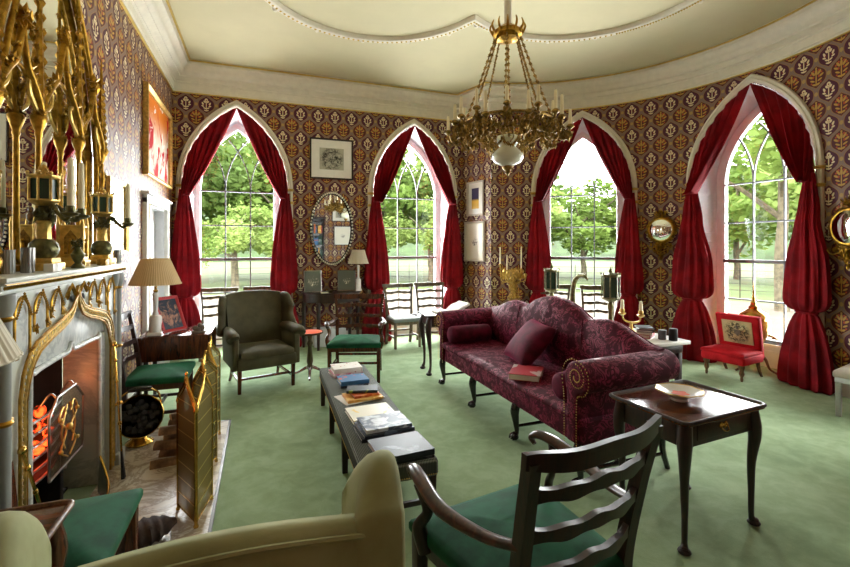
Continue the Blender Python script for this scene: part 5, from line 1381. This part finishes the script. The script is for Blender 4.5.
def standing_photo(label, loc, w, h, rz, tilt, frm, cv, cat='photograph', fw=.014, name='photo_frame'):
    M = Matrix.Translation(Vector(loc)) @ Matrix.Rotation(R(rz), 4, 'Z') @ Matrix.Rotation(R(-tilt), 4, 'X') @ Matrix.Translation((0, 0, h / 2))
    t = picture(name, label, cat, M, w, h, frm, cv, fw, .014)
    m = MB(); m.bar((0, .002, .05), (0, math.sin(R(tilt)) * h * .9 + .05, -h / 2 + .01), .03, .004, up=(1, 0, 0)); m.build('strut', frm, t); return t
standing_photo('framed photograph on the pier table, left of the two under the oval mirror', (.745, 7.06, TZ + .006), .27, .34, 4, 10, 'steel', 'canvas_photo')
standing_photo('framed photograph on the pier table, right of the two beside the small lamp', (1.27, 7.07, TZ + .006), .29, .34, -6, 10, 'olive_wood', 'canvas_photo2')
def table_lamp(label, loc, prof, shade, sh, base='porcelain', col='porcelain', name='table_lamp', top=None):
    t = thing(name, label, 'lamp', loc)
    bx, bz = prof
    m = MB(); m.box((0, 0, bz * .04), (bx * 2, bx * 2, bz * .08), .003); m.lathe([(bx * .92, bz * .08), (bx * .95, bz * .1), (bx * .9, bz * .42), (bx * .7, bz * .46), (bx * .5, bz * .48)], (0, 0, 0), 8 if name == 'x' else 24); m.build('base', base, t)
    m = MB(); m.lathe([(bx * .42, bz * .48), (bx * .46, bz * .5), (bx * .32, bz * .56), (bx * .40, bz * .92), (bx * .5, bz * .95), (bx * .3, bz)], (0, 0, 0), 18); m.build('column', col, t)
    m = MB(); m.lathe([(.018, bz), (.022, bz + .02), (.012, bz + .03), (.012, bz + .07)], (0, 0, 0), 10); r1, z1, r2, z2 = shade
    for k in range(3): a = k * 2 * PI / 3; m.tube([(0, 0, z2 - .02), (r2 * .96 * math.cos(a), r2 * .96 * math.sin(a), z2 - .012)], .002, 5, 1)
    m.tube([(0, 0, bz + .06), (0, 0, z2 - .015)], .003, 6, 1); m.build('fitting', 'brass', t)
    m = MB(); rows = []; N = 240
    for q in (0, .03, .5, .97, 1): rows.append([((r1 + (r2 - r1) * q) * (1 + .008 * math.cos(k * 2 * PI / N * 60)) * math.cos(2 * PI * k / N), (r1 + (r2 - r1) * q) * (1 + .008 * math.cos(k * 2 * PI / N * 60)) * math.sin(2 * PI * k / N), z1 + (z2 - z1) * q) for k in range(N)])
    rows += [[(x * .985, y * .985, z) for x, y, z in rr] for rr in reversed(rows)]
    m.grid(rows, cu=True, cv=True); o = m.build('lamp_shade', sh, t, smooth=60)
    m = MB()
    for r, z in ((r1, z1), (r2, z2)): m.tube([(r * 1.004 * math.cos(2 * PI * k / 40), r * 1.004 * math.sin(2 * PI * k / 40), z) for k in range(41)], .004, 5, 1)
    m.build('shade_binding', sh, t); return t
table_lamp('small white column lamp with a cream shade at the right end of the pier table', (1.462, 7.10, TZ), (.05, .42), (.165, .445, .10, .66), 'shade_cream')
m = MB(); m.lathe([(.03, 0), (.05, .02), (.07, .03), (.066, .032), (.04, .022), (0, .015)], (0, 0, 0), 20); o = m.build('shallow_bowl', 'verdigris_bronze'); o.location = (1.0, 6.98, TZ); tag(o, 'small dark shallow bowl between the two photographs on the pier table', 'bowl')
m = MB(); m.box((0, 0, .008), (.11, .07, .016), .002); o = m.build('small_book', 'cover_cream'); o.location = (.905, 6.93, TZ); tag(o, 'tiny pale booklet on the pier table beside the dark bowl', 'booklet')
# white box heater under the pier table
m = MB(); m.box((0, 0, .15), (.5, .14, .30), .01); o = m.build('storage_box', 'shutter_white'); o.location = (1.02, 7.2, 0); tag(o, 'low white box standing on the carpet under the pier table', 'box')

# ------------------------------------------------------------------ drop leaf table, lamp, red frame
t = thing('drop_leaf_table', 'mahogany drop-leaf table with its leaf hanging down against the left wall', 'table', (-.80, 5.18, 0))
m = MB(); m.box((0, 0, .71), (.64, .50, .022), .006); m.build('table_top', 'mahogany_top', t)
m = MB(); m.box((0, -.262, .60), (.64, .018, .235), .005); m.build('drop_leaf', 'mahogany', t)
m = MB(); m.box((0, .262, .60), (.64, .018, .235), .005); m.build('drop_leaf', 'mahogany', t)
m = MB(); m.box((0, 0, .645), (.56, .42, .11), .004); m.build('frieze', 'mahogany', t)
for sx in (-1, 1):
    for sy in (-1, 1): m = MB(); m.box((sx * .26, sy * .19, .295), (.04, .04, .59), .003, taper=.7); m.build('leg', 'mahogany_dark', t)
TZ2 = .7215
table_lamp('white column table lamp with a buff pleated shade on the drop-leaf table', (-.985, 5.02, TZ2), (.062, .42), (.225, .505, .125, .75), 'shade_buff')
# red leather frame leaning back
M = Matrix.Translation((-.83, 5.10, TZ2 + .012)) @ Matrix.Rotation(R(52), 4, 'Z') @ Matrix.Rotation(R(-22), 4, 'X') @ Matrix.Translation((0, 0, .185))
t = picture('picture_frame', 'portrait in a red leather frame leaning behind the white lamp on the drop-leaf table', 'picture', M, .28, .37, 'red_leather', 'canvas_portrait', .03, .018)
m = MB(); m.bar((0, .003, .05), (0, .22, -.16), .04, .005, up=(1, 0, 0)); m.build('strut', 'red_leather', t)
m = MB(); m.box((0, 0, .01), (.13, .07, .02), .004); m.ball((-.03, 0, .045), (.028, .022, .03), 8); m.ball((.03, .005, .05), (.03, .024, .034), 8); m.ball((.012, 0, .075), (.022, .018, .03), 8); m.ball((0, -.01, .04), (.03, .02, .022), 8); o = m.build('stone_carving', 'stone_grey', smooth=60); o.location = (-.60, 4.99, TZ2); o.rotation_euler.z = R(-8); tag(o, 'small grey stone carving on the near right of the drop-leaf table', 'ornament')

# near left table with a very close cream pleated lamp
t = thing('wine_table', 'small mahogany table with a pale moulded edge under the cut-off pleated lamp', 'table', (-.87, 1.60, 0))
m = MB(); m.slab(notched(.27, .24, .03), .016, .004, M=Matrix.Translation((0, 0, .72))); m.build('table_top', 'mahogany_top', t, smooth=50)
m = MB(); nt = notched(.27, .24, .03); rows = [[(x, y, z) for x, y in offset2(nt, d)] for d, z in ((-.006, .724), (-.006, .733), (.0, .738), (.010, .736), (.012, .727))]; m.grid(rows, cu=True, cv=True); m.build('tray_rim', 'walnut', t, smooth=70)
m = MB(); m.box((0, 0, .665), (.46, .40, .10), .004); m.build('frieze', 'mahogany', t)
for sx in (-1, 1):
    for sy in (-1, 1):
        x, y = sx * .215, sy * .185; m = MB(); m.tube([(x, y, .70), (x + sx * .014, y + sy * .01, .60), (x + sx * .01, y, .50), (x, y, .3), (x, y, .05), (x + sx * .015, y, .015)], [.03, .034, .026, .016, .013, .024], 10, 4); m.build('leg', 'mahogany', t)
table_lamp('cream pleated lamp shade cut off by the left edge in the near foreground', (-.965, 1.69, .7285), (.06, .43), (.258, .525, .13, .82), 'shade_cream')

# small cabriole table with an open book
t = thing('occasional_table', 'small dark cabriole-legged table beside the far arm of the sofa', 'table', (2.24, 5.26, 0), -6)
m = MB(); m.slab(notched(.34, .22, .03), .02, .005, M=Matrix.Translation((0, 0, .735))); m.build('table_top', 'mahogany_dark', t, smooth=50)
m = MB(); m.box((0, 0, .665), (.60, .37, .12), .006); m.build('frieze', 'mahogany_dark', t)
for sx in (-1, 1):
    for sy in (-1, 1):
        x, y = sx * .27, sy * .155; m = MB(); m.tube([(x, y, .70), (x + sx * .025, y + sy * .014, .60), (x + sx * .02, y + sy * .01, .50), (x - sx * .002, y, .30), (x - sx * .006, y, .10), (x + sx * .012, y + sy * .004, .03)], [.034, .042, .034, .019, .014, .022], 10, 4)
        m.lathe([(.03, 0), (.038, .01), (.036, .022), (.02, .034)], (x + sx * .014, y + sy * .004, 0), 10); m.build('leg', 'mahogany_dark', t)
t = thing('open_book', 'large open book propped on the small table beside the sofa arm', 'book', (2.27, 5.22, .746), 4)
m = MB()
for sd, tl in ((-1, 8), (1, 24)):
    rows = []
    for k in range(11):
        u = k / 10; x = sd * .20 * u; z = .02 + .02 * math.sin(PI * min(1, u * 1.3)) + (0.11 * u if sd > 0 else 0); rows.append([(x, -.14, z), (x, .14, z), (x, .14, z + (-.018)), (x, -.14, z - .018)])
    m.grid(rows, cu=True, cap=True)
m.build('pages', 'paper', t, smooth=50)
m = MB(); m.bar((-.205, 0, .004), (0, 0, .004), .29, .005); m.bar((0, 0, .003), (.21, 0, .108), .29, .005); m.build('cover', 'pale_linen', t)

# red topped tripod table
t = thing('tripod_table', 'small round tripod table with a coral red top beside the olive wing chair', 'table', (.555, 5.62, 0))
m = MB(); m.lathe([(.14, 0), (.155, .006), (.155, .018), (.148, .022), (.0, .022)], (0, 0, .522), 36); m.build('table_top', 'red_top', t)
m = MB(); m.ringlathe([(.153, -.001), (.16, .006), (.16, .02), (.155, .024), (.149, .022)], (0, 0, .521), 36); m.build('top_rim', 'mahogany', t)
m = MB(); m.lathe([(.06, .52), (.03, .49), (.022, .44), (.036, .40), (.024, .36), (.028, .30), (.04, .18), (.03, .14), (.045, .11), (.03, .08)], (0, 0, 0), 14); m.build('pedestal', 'olive_wood', t)
for k in range(3):
    a = k * 2 * PI / 3 + .4; c, s = math.cos(a), math.sin(a); m = MB(); m.tube([(.02 * c, .02 * s, .11), (.09 * c, .09 * s, .075), (.17 * c, .17 * s, .03), (.22 * c, .22 * s, .014)], [.02, .018, .014, .013], 8, 4); m.build('leg', 'mahogany', t)

# ------------------------------------------------------------------ long table behind the sofa
t = thing('sofa_table', 'long white-topped table standing behind the sofa under the brass lanterns', 'table', (3.16, 3.72, 0))
m = MB(); m.box((0, 0, .79), (.44, 2.0, .03), .004); m.build('table_top', 'porcelain', t)
m = MB(); m.box((0, 0, .735), (.38, 1.9, .08), .004); m.build('frieze', 'mahogany_dark', t)
for sx in (-1, 1):
    for sy in (-1, 1): m = MB(); m.box((sx * .17, sy * .92, .35), (.045, .045, .70), .003, taper=.7); m.build('leg', 'mahogany_dark', t)
ZT = .8055
def lantern(label, loc):
    t = thing('lantern', label, 'lantern', loc)
    m = MB(); m.lathe([(.07, 0), (.075, .02), (.04, .04), (.025, .07), (.02, .14), (.03, .20), (.02, .25)], (0, 0, 0), 14); m.build('pedestal', 'verdigris_bronze', t)
    m = MB(); m.lathe([(.03, .25), (.07, .27), (.085, .285), (.085, .295)], (0, 0, 0), 8); m.lathe([(.08, .49), (.092, .50), (.092, .515), (.05, .53), (.02, .535)], (0, 0, 0), 8)
    for k in range(8): a = k * PI / 4; m.tube([(.08 * math.cos(a), .08 * math.sin(a), .29), (.08 * math.cos(a), .08 * math.sin(a), .50)], .007, 6, 1); m.ball((.086 * math.cos(a), .086 * math.sin(a), .525), .010, 6)
    m.lathe([(.015, .53), (.02, .55), (.008, .57), (0, .60)], (0, 0, 0), 8); m.build('lantern_frame', 'verdigris_bronze', t)
    m = MB(); m.lathe([(.07, .292), (.07, .495)], (0, 0, 0), 8); m.build('lantern_panel', 'dark_green_enamel', t, smooth=20)
lantern('octagonal bronze lantern behind the sofa, left of the pair', (3.20, 4.38, ZT)); lantern('octagonal bronze lantern behind the sofa, right of the pair', (3.20, 3.44, ZT))
t = thing('curved_metal_neck', 'tall curved grey metal swan neck rising behind the sofa between the two lanterns', 'ornament', (3.2, 3.92, ZT))
m = MB(); m.tube([(0, .07, 0), (0, .085, .15), (0, .08, .30), (0, .05, .41), (0, -.02, .47), (0, -.10, .475), (0, -.15, .44)], [.035, .032, .028, .026, .024, .020, .012], 12, 6); m.build('neck', 'verdigris_bronze', t)
m = MB(); m.lathe([(.09, 0), (.09, .012), (.05, .03), (.03, .04)], (0, .07, 0), 16); m.build('foot', 'iron', t)
t = thing('candelabrum', 'low silver two-branch candelabrum with short cream candles behind the sofa', 'candelabrum', (3.17, 3.15, ZT), 20)
m = MB(); m.lathe([(.05, 0), (.055, .01), (.02, .03), (.012, .06), (.014, .10)], (0, 0, 0), 14); m.tube([(0, -.085, .17), (0, -.07, .115), (0, 0, .095), (0, .07, .115), (0, .085, .17)], [.007, .008, .01, .008, .007], 8, 5)
for y in (-.085, .085): m.lathe([(.01, .15), (.032, .165), (.034, .175), (.02, .18), (.022, .20), (.018, .215)], (0, y, 0), 12)
m.build('branches', 'gilt_pale', t)
for y, nm in ((-.085, 'right'), (.085, 'left')):
    q = frame((3.17, 3.15, ZT), 20) @ Vector((0, y, .215)); candle(tuple(q), .016, .085, 'short cream candle on the %s branch of the low candelabrum behind the sofa' % nm, 'candles on the low candelabrum')
gb2 = 'magazines stacked on the table behind the sofa'
z = ZT
for k, (cv, h, lb) in enumerate((('cover_redgrey', .03, 'red book at the bottom of the pile behind the sofa'), ('cover_cream', .02, 'cream book second from the bottom of the pile behind the sofa'), ('cover_navy', .02, 'dark magazine in the upper part of the pile behind the sofa'), ('cover_smoke', .015, 'glossy magazine on top of the pile behind the sofa'))):
    book(lb, (3.15, 2.985, z), (.17, .13, h), 30 + 9 * k, cv, group=gb2); z += h + .0006
m = MB(); m.lathe([(.03, 0), (.032, .005), (.032, .075), (.03, .08)], (0, 0, 0), 16); o = m.build('beaker', 'slate_grey'); o.location = (3.20, 2.845, ZT); tag(o, 'grey cylindrical pot at the near end of the table behind the sofa', 'pot')
m = MB(); m.lathe([(.032, 0), (.034, .005), (.034, .095), (.03, .10)], (0, 0, 0), 16); o = m.build('canister', 'black_cloth'); o.location = (3.25, 2.78, ZT); tag(o, 'black cylindrical canister beside the grey pot behind the sofa', 'canister')

# brass urn by the large window
t = thing('brass_urn', 'large lidded brass urn with a tall spire on a tripod stand before the large window', 'urn', (5.92, 3.88, 0))
for k in range(3):
    a = k * 2 * PI / 3 + 2.9; c, s = math.cos(a), math.sin(a); m = MB(); m.tube([(.03 * c, .03 * s, .26), (.12 * c, .12 * s, .18), (.17 * c, .17 * s, .06), (.25 * c, .25 * s, .014)], [.022, .018, .014, .013], 8, 5); m.build('stand_leg', 'walnut', t)
m = MB(); m.lathe([(.03, .20), (.04, .3), (.12, .40), (.17, .52), (.18, .60), (.175, .66), (.15, .68), (.155, .70)], (0, 0, 0), 28); m.build('body', 'brass', t)
m = MB(); m.lathe([(.158, .70), (.15, .73), (.09, .77), (.05, .80), (.06, .82), (.03, .85), (.035, .87), (.018, .90), (.022, .93), (.012, .96), (.014, 1.0), (.006, 1.04), (.008, 1.07), (0, 1.16)], (0, 0, 0), 24); m.build('lid', 'brass', t)
m = MB(); m.tube([(.16, -.06, .46), (.22, -.09, .44), (.25, -.1, .42)], [.02, .012, .016], 8, 3); m.lathe([(.03, .0), (.04, .01), (.03, .02)], (.25, -.1, .405), 12); m.build('tap', 'brass', t)

# ------------------------------------------------------------------ chandelier
CZ = 3.45
ch = thing('chandelier', 'great gilt bronze chandelier with chains, rings of candles and an opal glass bowl', 'chandelier', (2.0, 3.36, 0))
m = MB(); m.tube([(0, 0, ZC - .0), (.004, 0, 3.9), (0, 0, CZ + .06)], [.034, .030, .034], 12, 4); m.build('rope_sleeve', 'cornice_cream', ch)
m = MB(); m.lathe([(.05, ZC), (.07, ZC - .02), (.04, ZC - .05)], (0, 0, 0), 16); m.build('ceiling_rose', 'gilt_pale', ch)
m = MB(); m.lathe([(.02, CZ + .08), (.07, CZ + .05), (.12, CZ + .01), (.125, CZ - .03), (.10, CZ - .06), (.04, CZ - .08)], (0, 0, 0), 20)
for k in range(12): a = k * PI / 6; m.tube([(.12 * math.cos(a), .12 * math.sin(a), CZ - .02), (.15 * math.cos(a), .15 * math.sin(a), CZ + .04), (.135 * math.cos(a), .135 * math.sin(a), CZ + .09)], [.012, .010, .004], 6, 3)
m.leaves((0, 0, CZ - .01), (.13, .13, .05), 70, .03); m.build('crown', 'gilt', ch, smooth=0)
for k in range(8):
    a = k * PI / 4 + .2; c, s = math.cos(a), math.sin(a); m = MB(); p0 = Vector((.11 * c, .11 * s, CZ - .05)); p1 = Vector((.36 * c, .36 * s, 2.72)); L = (p1 - p0).length; n = 26
    m.tube([p0, p0.lerp(p1, .5) + Vector((0, 0, -.015)), p1], .005, 5, 3)
    for j in range(n):
        q = p0.lerp(p1, (j + .5) / n); q.z -= .015 * 4 * (j / n) * (1 - j / n); M = Matrix.Rotation(a + (j % 2) * PI / 2, 3, 'Z'); m.octa(q, (.017, .007, .019), M); m.octa(q + Vector((0, 0, .012)), (.006, .013, .010), M)
    m.build('chain', 'gilt_dark', ch, smooth=0)
m = MB()
for r, z, h in ((.37, 2.66, .010), (.30, 2.56, .008)): m.ringlathe([(r - .014, z - h), (r + .014, z - h), (r + .02, z), (r + .014, z + h), (r - .014, z + h)], (0, 0, 0), 48)
for k in range(16):
    a = k * PI / 8; m.tube([(.3 * math.cos(a), .3 * math.sin(a), 2.56), (.2 * math.cos(a + .1), .2 * math.sin(a + .1), 2.50), (.15 * math.cos(a), .15 * math.sin(a), 2.47)], .006, 5, 3)
    m.leaves((.34 * math.cos(a), .34 * math.sin(a), 2.6), (.06, .06, .05), 16, .036)
m.build('ring_frame', 'gilt_dark', ch, smooth=0)
m = MB()
for k in range(8):
    a0 = k * PI / 4
    pts = [(.17 * math.cos(a0 + PI / 4 * u), .17 * math.sin(a0 + PI / 4 * u), 2.50 - .06 * math.sin(PI * u)) for u in [i / 8 for i in range(9)]]
    m.tube(pts, .006, 5, 1)
    for q in pts: m.leaves(q, (.010, .010, .010), 3, .020)
m.build('garland', 'gilt_dark', ch, smooth=0)
m = MB(); m.lathe([(.09, 2.55), (.10, 2.52), (.085, 2.49), (.07, 2.46), (.10, 2.43), (.135, 2.39), (.135, 2.36), (.11, 2.325), (.06, 2.30), (.03, 2.295)], (0, 0, 0), 36); m.build('opal_bowl', 'opal_glass', ch)
m = MB(); m.lathe([(.03, 2.30), (.045, 2.285), (.04, 2.265), (.018, 2.25), (.022, 2.235), (0, 2.20)], (0, 0, 0), 12); m.leaves((0, 0, 2.27), (.04, .04, .03), 24, .022); m.build('finial', 'gilt_dark', ch)
ci = 0
for k in range(20):
    a = k * 2 * PI / 20 + .08; out = k % 2 == 0; r = .52 if out else .41; z = 2.60 if out else 2.70; c, s = math.cos(a), math.sin(a); rg = random.Random(k)
    m = MB(); m.tube([(.33 * c, .33 * s, 2.62), (.40 * c, .40 * s, 2.53), (r * .96 * c, r * .96 * s, z - .09), (r * c, r * s, z)], [.012, .010, .009, .012], 6, 4)
    m.leaves((r * .93 * c, r * .93 * s, z - .06), (.05, .05, .055), 34, .034, rg); m.leaves((r * .8 * c, r * .8 * s, 2.53), (.05, .05, .05), 22, .034, rg)
    m.lathe([(.012, z - .01), (.036, z + .006), (.030, z + .02), (.018, z + .03)], (r * c, r * s, 0), 8); m.build('candle_arm', 'gilt_dark', ch, smooth=0)
    lb = 'cream candle on the %s ring of the chandelier' % ('outer' if out else 'inner')
    lb = 'one of the ten cream candles standing on the %s ring of the chandelier' % ('outer' if out else 'inner')
    candle((2.0 + r * c, 3.36 + r * s, z + .025), .0145, .15 * rg.uniform(.85, 1.1), lb, 'candles on the %s ring of the chandelier' % ('outer' if out else 'inner'))

# ------------------------------------------------------------------ the wall behind the camera, seen in the mirrors
t = thing('bookcase', 'tall dark bookcase on the wall opposite the windows, seen in the oval mirror', 'bookcase', (1.35, YF + .17, 0))
m = MB(); m.box((0, -.15, 1.25), (1.1, .02, 2.5), 0); m.box((-.54, 0, 1.25), (.03, .32, 2.5), .003); m.box((.54, 0, 1.25), (.03, .32, 2.5), .003); m.box((0, 0, 2.52), (1.2, .36, .06), .006); m.box((0, 0, .05), (1.1, .32, .10), 0); m.build('carcass', 'mahogany_dark', t)
for k in range(1, 7): m = MB(); m.box((0, 0, .1 + .38 * k), (1.06, .28, .025), 0); m.build('shelf', 'mahogany_dark', t)
cs = ['cover_redgrey', 'cover_navy', 'cover_amber', 'dark_green_enamel', 'cover_black', 'cover_orange', 'cover_blue']
for k in range(3, 6):
    x = -.5
    while x < .46:
        w = rnd.uniform(.03, .06); h = rnd.uniform(.22, .30); m = MB(); m.box((0, 0, h / 2), (w - .002, .18, h), .004); o = m.build('shelved_book', rnd.choice(cs)); o.location = (1.35 + x + w / 2, YF + .19, .113 + .38 * k); x += w
        tag(o, 'book standing in the bookcase reflected in the oval mirror', 'book', 'books in the dark bookcase')
picture('framed_print', 'wide mounted print on the wall opposite the windows, upper one in the oval mirror', 'picture', wallM((2.55, YF + .004, 2.68), (-1, 0)), .72, .52, 'mahogany_dark', 'canvas_engraving', .025, .03, .10)
picture('framed_print', 'mounted drawing with a dark frame opposite the windows, lower one in the oval mirror', 'picture', wallM((2.55, YF + .004, 1.95), (-1, 0)), .60, .66, 'mahogany_dark', 'canvas_sketch', .025, .03, .06)

# ------------------------------------------------------------------ outside
GZ = -.45
m = MB(); m.box((14, 22, GZ - .25), (170, 150, .5), 0); o = m.build('ground_lawn', 'grass', smooth=0); struct(o)
# pale gravel drive following the house
def road(name, r0, r1, a0, a1):
    m = MB(); rows = []
    for k in range(61):
        a = R(a0 + (a1 - a0) * k / 60); rows.append([(1 + r * math.cos(a), 3 + r * math.sin(a), GZ + z) for r, z in ((r0, 0), (r0, .03), (r1, .03), (r1, 0))])
    m.grid(rows, cu=True, cap=True); struct(m.build(name, 'gravel'))
road('ground_drive', 8.5, 17.5, -60, 190)
m = MB(); rows = []
for i in range(41):
    a = R(-70 + 290 * i / 40); rr = []
    for r, h in ((60, 0), (68, 4.5), (80, 9), (95, 13), (110, 15)): rr.append((3 + r * math.cos(a), 3 + r * math.sin(a), GZ + h * (1 + .25 * math.sin(a * 5) + .12 * math.sin(a * 13))))
    rows.append(rr)
m.grid(rows); struct(m.build('ground_hillside', 'dark_hill', smooth=80))

def tree_mesh(seed, mat, n=5200, cr=1.0, leaf=.055):
    """crown of unit radius built from leafy clumps"""
    rg = random.Random(seed); bm = bmesh.new(); cl = []
    for _ in range(34):
        d = Vector((rg.gauss(0, 1), rg.gauss(0, 1), rg.gauss(0, .9))); d.normalize(); cl.append((d * rg.uniform(.35, .88), rg.uniform(.16, .34)))
    for _ in range(n):
        c, r = rg.choice(cl); d = Vector((rg.gauss(0, 1), rg.gauss(0, 1), rg.gauss(0, .75))); d.normalize(); p = c + d * r * rg.uniform(.55, 1.05); p.z *= .82
        a = Vector((rg.gauss(0, 1), rg.gauss(0, 1), rg.gauss(0, .5))).normalized(); b = a.cross(Vector((rg.gauss(0, 1), rg.gauss(0, 1), rg.gauss(0, 1)))).normalized(); s = leaf * rg.uniform(.5, 1.2)
        bm.faces.new([bm.verts.new(p + a * s), bm.verts.new(p + b * s * .55), bm.verts.new(p - a * s), bm.verts.new(p - b * s * .55)])
    me = bpy.data.meshes.new('crown'); bm.to_mesh(me); bm.free(); me.materials.append(MAT[mat]); return me
TM = [tree_mesh(1, 'leaf_dark'), tree_mesh(2, 'leaf_mid'), tree_mesh(3, 'leaf_light'), tree_mesh(4, 'leaf_mid', 3600, leaf=.05)]
C0 = (0.0, 0.0)
def tree(x, y, H, cr, k, label, tr=.18, base=None):
    t = thing('tree', label, 'tree', (x, y, GZ), rnd.uniform(0, 360), 'garden trees beyond the windows')
    base = H - cr * 1.5 if base is None else base
    c = bpy.data.objects.new('crown', TM[k]); COL.objects.link(c); c.parent = t; c.location = (0, 0, base + (H - base) * .5); c.scale = (cr, cr, (H - base) * .62)
    m = MB(); m.tube([(0, 0, -.1), (.05, 0, base * .5), (0, .05, base), (.1, 0, H * .75)], [tr, tr * .8, tr * .7, tr * .25], 8, 4)
    for q in range(6):
        a = q * 1.1; z0 = base * .85 + q * .1 * (H - base); m.tube([(0, 0, z0), (cr * .3 * math.cos(a), cr * .3 * math.sin(a), z0 + cr * .25), (cr * .65 * math.cos(a), cr * .65 * math.sin(a), z0 + cr * .45)], [tr * .45, tr * .3, tr * .12], 6, 3)
    m.build('trunk', 'bark', t)
TR = [  # x, y, height, crown radius, kind, label
    (-4.2, 27, 10, 5.0, 0, 'tall dark tree at the left side of the view through the left window'), (-1.6, 31, 11.5, 5.5, 1, 'tall tree in the centre distance of the left window'), (1.6, 27.5, 9.0, 4.6, 1, 'broad mid green tree at the right side of the left window'),
    (-1.2, 23.0, 4.4, 2.4, 2, 'low pale spreading tree across the lawn in the left window'), (-2.55, 17.4, 3.0, 1.0, 3, 'slim sapling on the lawn in the left window'), (-7.5, 33, 12, 6, 0, 'large dark tree left of the left window view'),
    (7.6, 29, 10.5, 5.6, 1, 'tall tree at the left of the view through the middle window'), (11.2, 27, 8.5, 4.5, 0, 'dark tree at the right of the middle window'), (9.2, 24.0, 5.2, 3.0, 2, 'pale low tree in the middle window'), (5.2, 34, 12, 6, 0, 'tall dark tree between the two back windows'),
    (15.0, 24.6, 7.0, 4.6, 2, 'pale round tree filling the left of the window behind the sofa'), (19.4, 23.2, 6.3, 4.4, 1, 'broad low tree in the centre of the window behind the sofa'), (22.6, 20.4, 7.2, 4.6, 2, 'bright tree at the right of the window behind the sofa'), (19.0, 31, 9.5, 5.5, 0, 'dark tree in the distance of the window behind the sofa'),
    (27.5, 19.0, 9.5, 5.0, 1, 'tall tree far left in the large window view'), (29.0, 13.0, 10.0, 5.0, 2, 'pale tall tree in the distance of the large window'), (15.2, 9.1, 9.5, 4.0, 3, 'near tree whose pale trunk stands in the large window'), (27.0, 8.0, 9.0, 5.0, 1, 'mid green tree at the right of the large window view'), (30.5, 3.0, 10.0, 6.0, 0, 'dark tree beyond the right edge of the large window'),
]
for i, (x, y, H, cr, k, lb) in enumerate(TR): tree(x, y, H, cr, k, lb, tr=.21 if 'trunk stands' in lb else (.05 if cr < 1.5 else .22), base=3.4 if 'trunk stands' in lb else (.9 if H < 3.5 else .8 + .10 * H))
# park fence
t = thing('park_fence', 'thin iron estate fence running across the park lawn', 'fence', (0, 0, GZ))
m = MB()
def fp_(k): a = R(-50 + 150 * k / 60); return Vector((2 + 17.6 * math.cos(a), 3 + 17.6 * math.sin(a), 0))
for z in (.35, .6, .85, 1.1): m.tube([fp_(k) + Vector((0, 0, z)) for k in range(61)], .008, 5, 1)
m.build('rail', 'iron', t)
for k in range(0, 61, 2): m = MB(); m.bar(fp_(k), fp_(k) + Vector((0, 0, 1.2)), .03, .012, up=(1, 0, 0)); m.build('post', 'iron', t)

# ------------------------------------------------------------------ light
w = bpy.data.worlds.new('sky'); scene.world = w; w.use_nodes = True; nt = w.node_tree; nt.nodes.clear()
out = nt.nodes.new('ShaderNodeOutputWorld'); bg = nt.nodes.new('ShaderNodeBackground'); sky = nt.nodes.new('ShaderNodeTexSky')
sky.sky_type = 'HOSEK_WILKIE'; sky.turbidity = 8; sky.ground_albedo = .4; sky.sun_direction = Vector((.8, -.3, .75)).normalized()
mx = nt.nodes.new('ShaderNodeMix'); mx.data_type = 'RGBA'; mx.inputs[0].default_value = .82; mx.inputs[7].default_value = (1.0, 1.0, .98, 1)
nt.links.new(sky.outputs[0], mx.inputs[6]); nt.links.new(mx.outputs[2], bg.inputs[0]); bg.inputs[1].default_value = 6.6
nt.links.new(bg.outputs[0], out.inputs[0])
# area lamps added outside each window to brighten the room beyond the sky
for i, (k, v) in enumerate(WIN):
    P = PW[i]; a = P(0, NG + .10, 1.9); b = P(0, NG - .9, 1.9)
    L = bpy.data.lights.new('window_daylight', 'AREA'); L.shape = 'RECTANGLE'; L.size = 1.25; L.size_y = 3.3; L.energy = 14 if i == 4 else 118; L.color = (.96, .98, 1.0)
    o = bpy.data.objects.new('window_daylight', L); COL.objects.link(o); o.location = a; o.rotation_euler = (b - a).to_track_quat('-Z', 'Y').to_euler()
# faint warm glow of the fire
L = bpy.data.lights.new('fire_light', 'POINT'); L.energy = 1.2; L.color = (1, .42, .15); L.shadow_soft_size = .12
o = bpy.data.objects.new('fire_light', L); COL.objects.link(o); o.location = (XL - .02, 2.80, .75)

# ------------------------------------------------------------------ camera
cam = bpy.data.cameras.new('camera'); cam.sensor_width = 36; cam.lens = 443 / 850 * 36
cam.shift_y = (246 - 283.5) / 850; cam.clip_start = .02; cam.clip_end = 400
co = bpy.data.objects.new('camera', cam); COL.objects.link(co); co.location = (0, 0, 1.6); co.rotation_euler = (R(90), 0, R(-20.2)); scene.camera = co
vs = scene.view_settings
scene.display_settings.display_device = 'sRGB'
vs.view_transform = 'Standard'; vs.look = 'None'; vs.gamma = 1; vs.use_curve_mapping = False; vs.exposure = 1.3
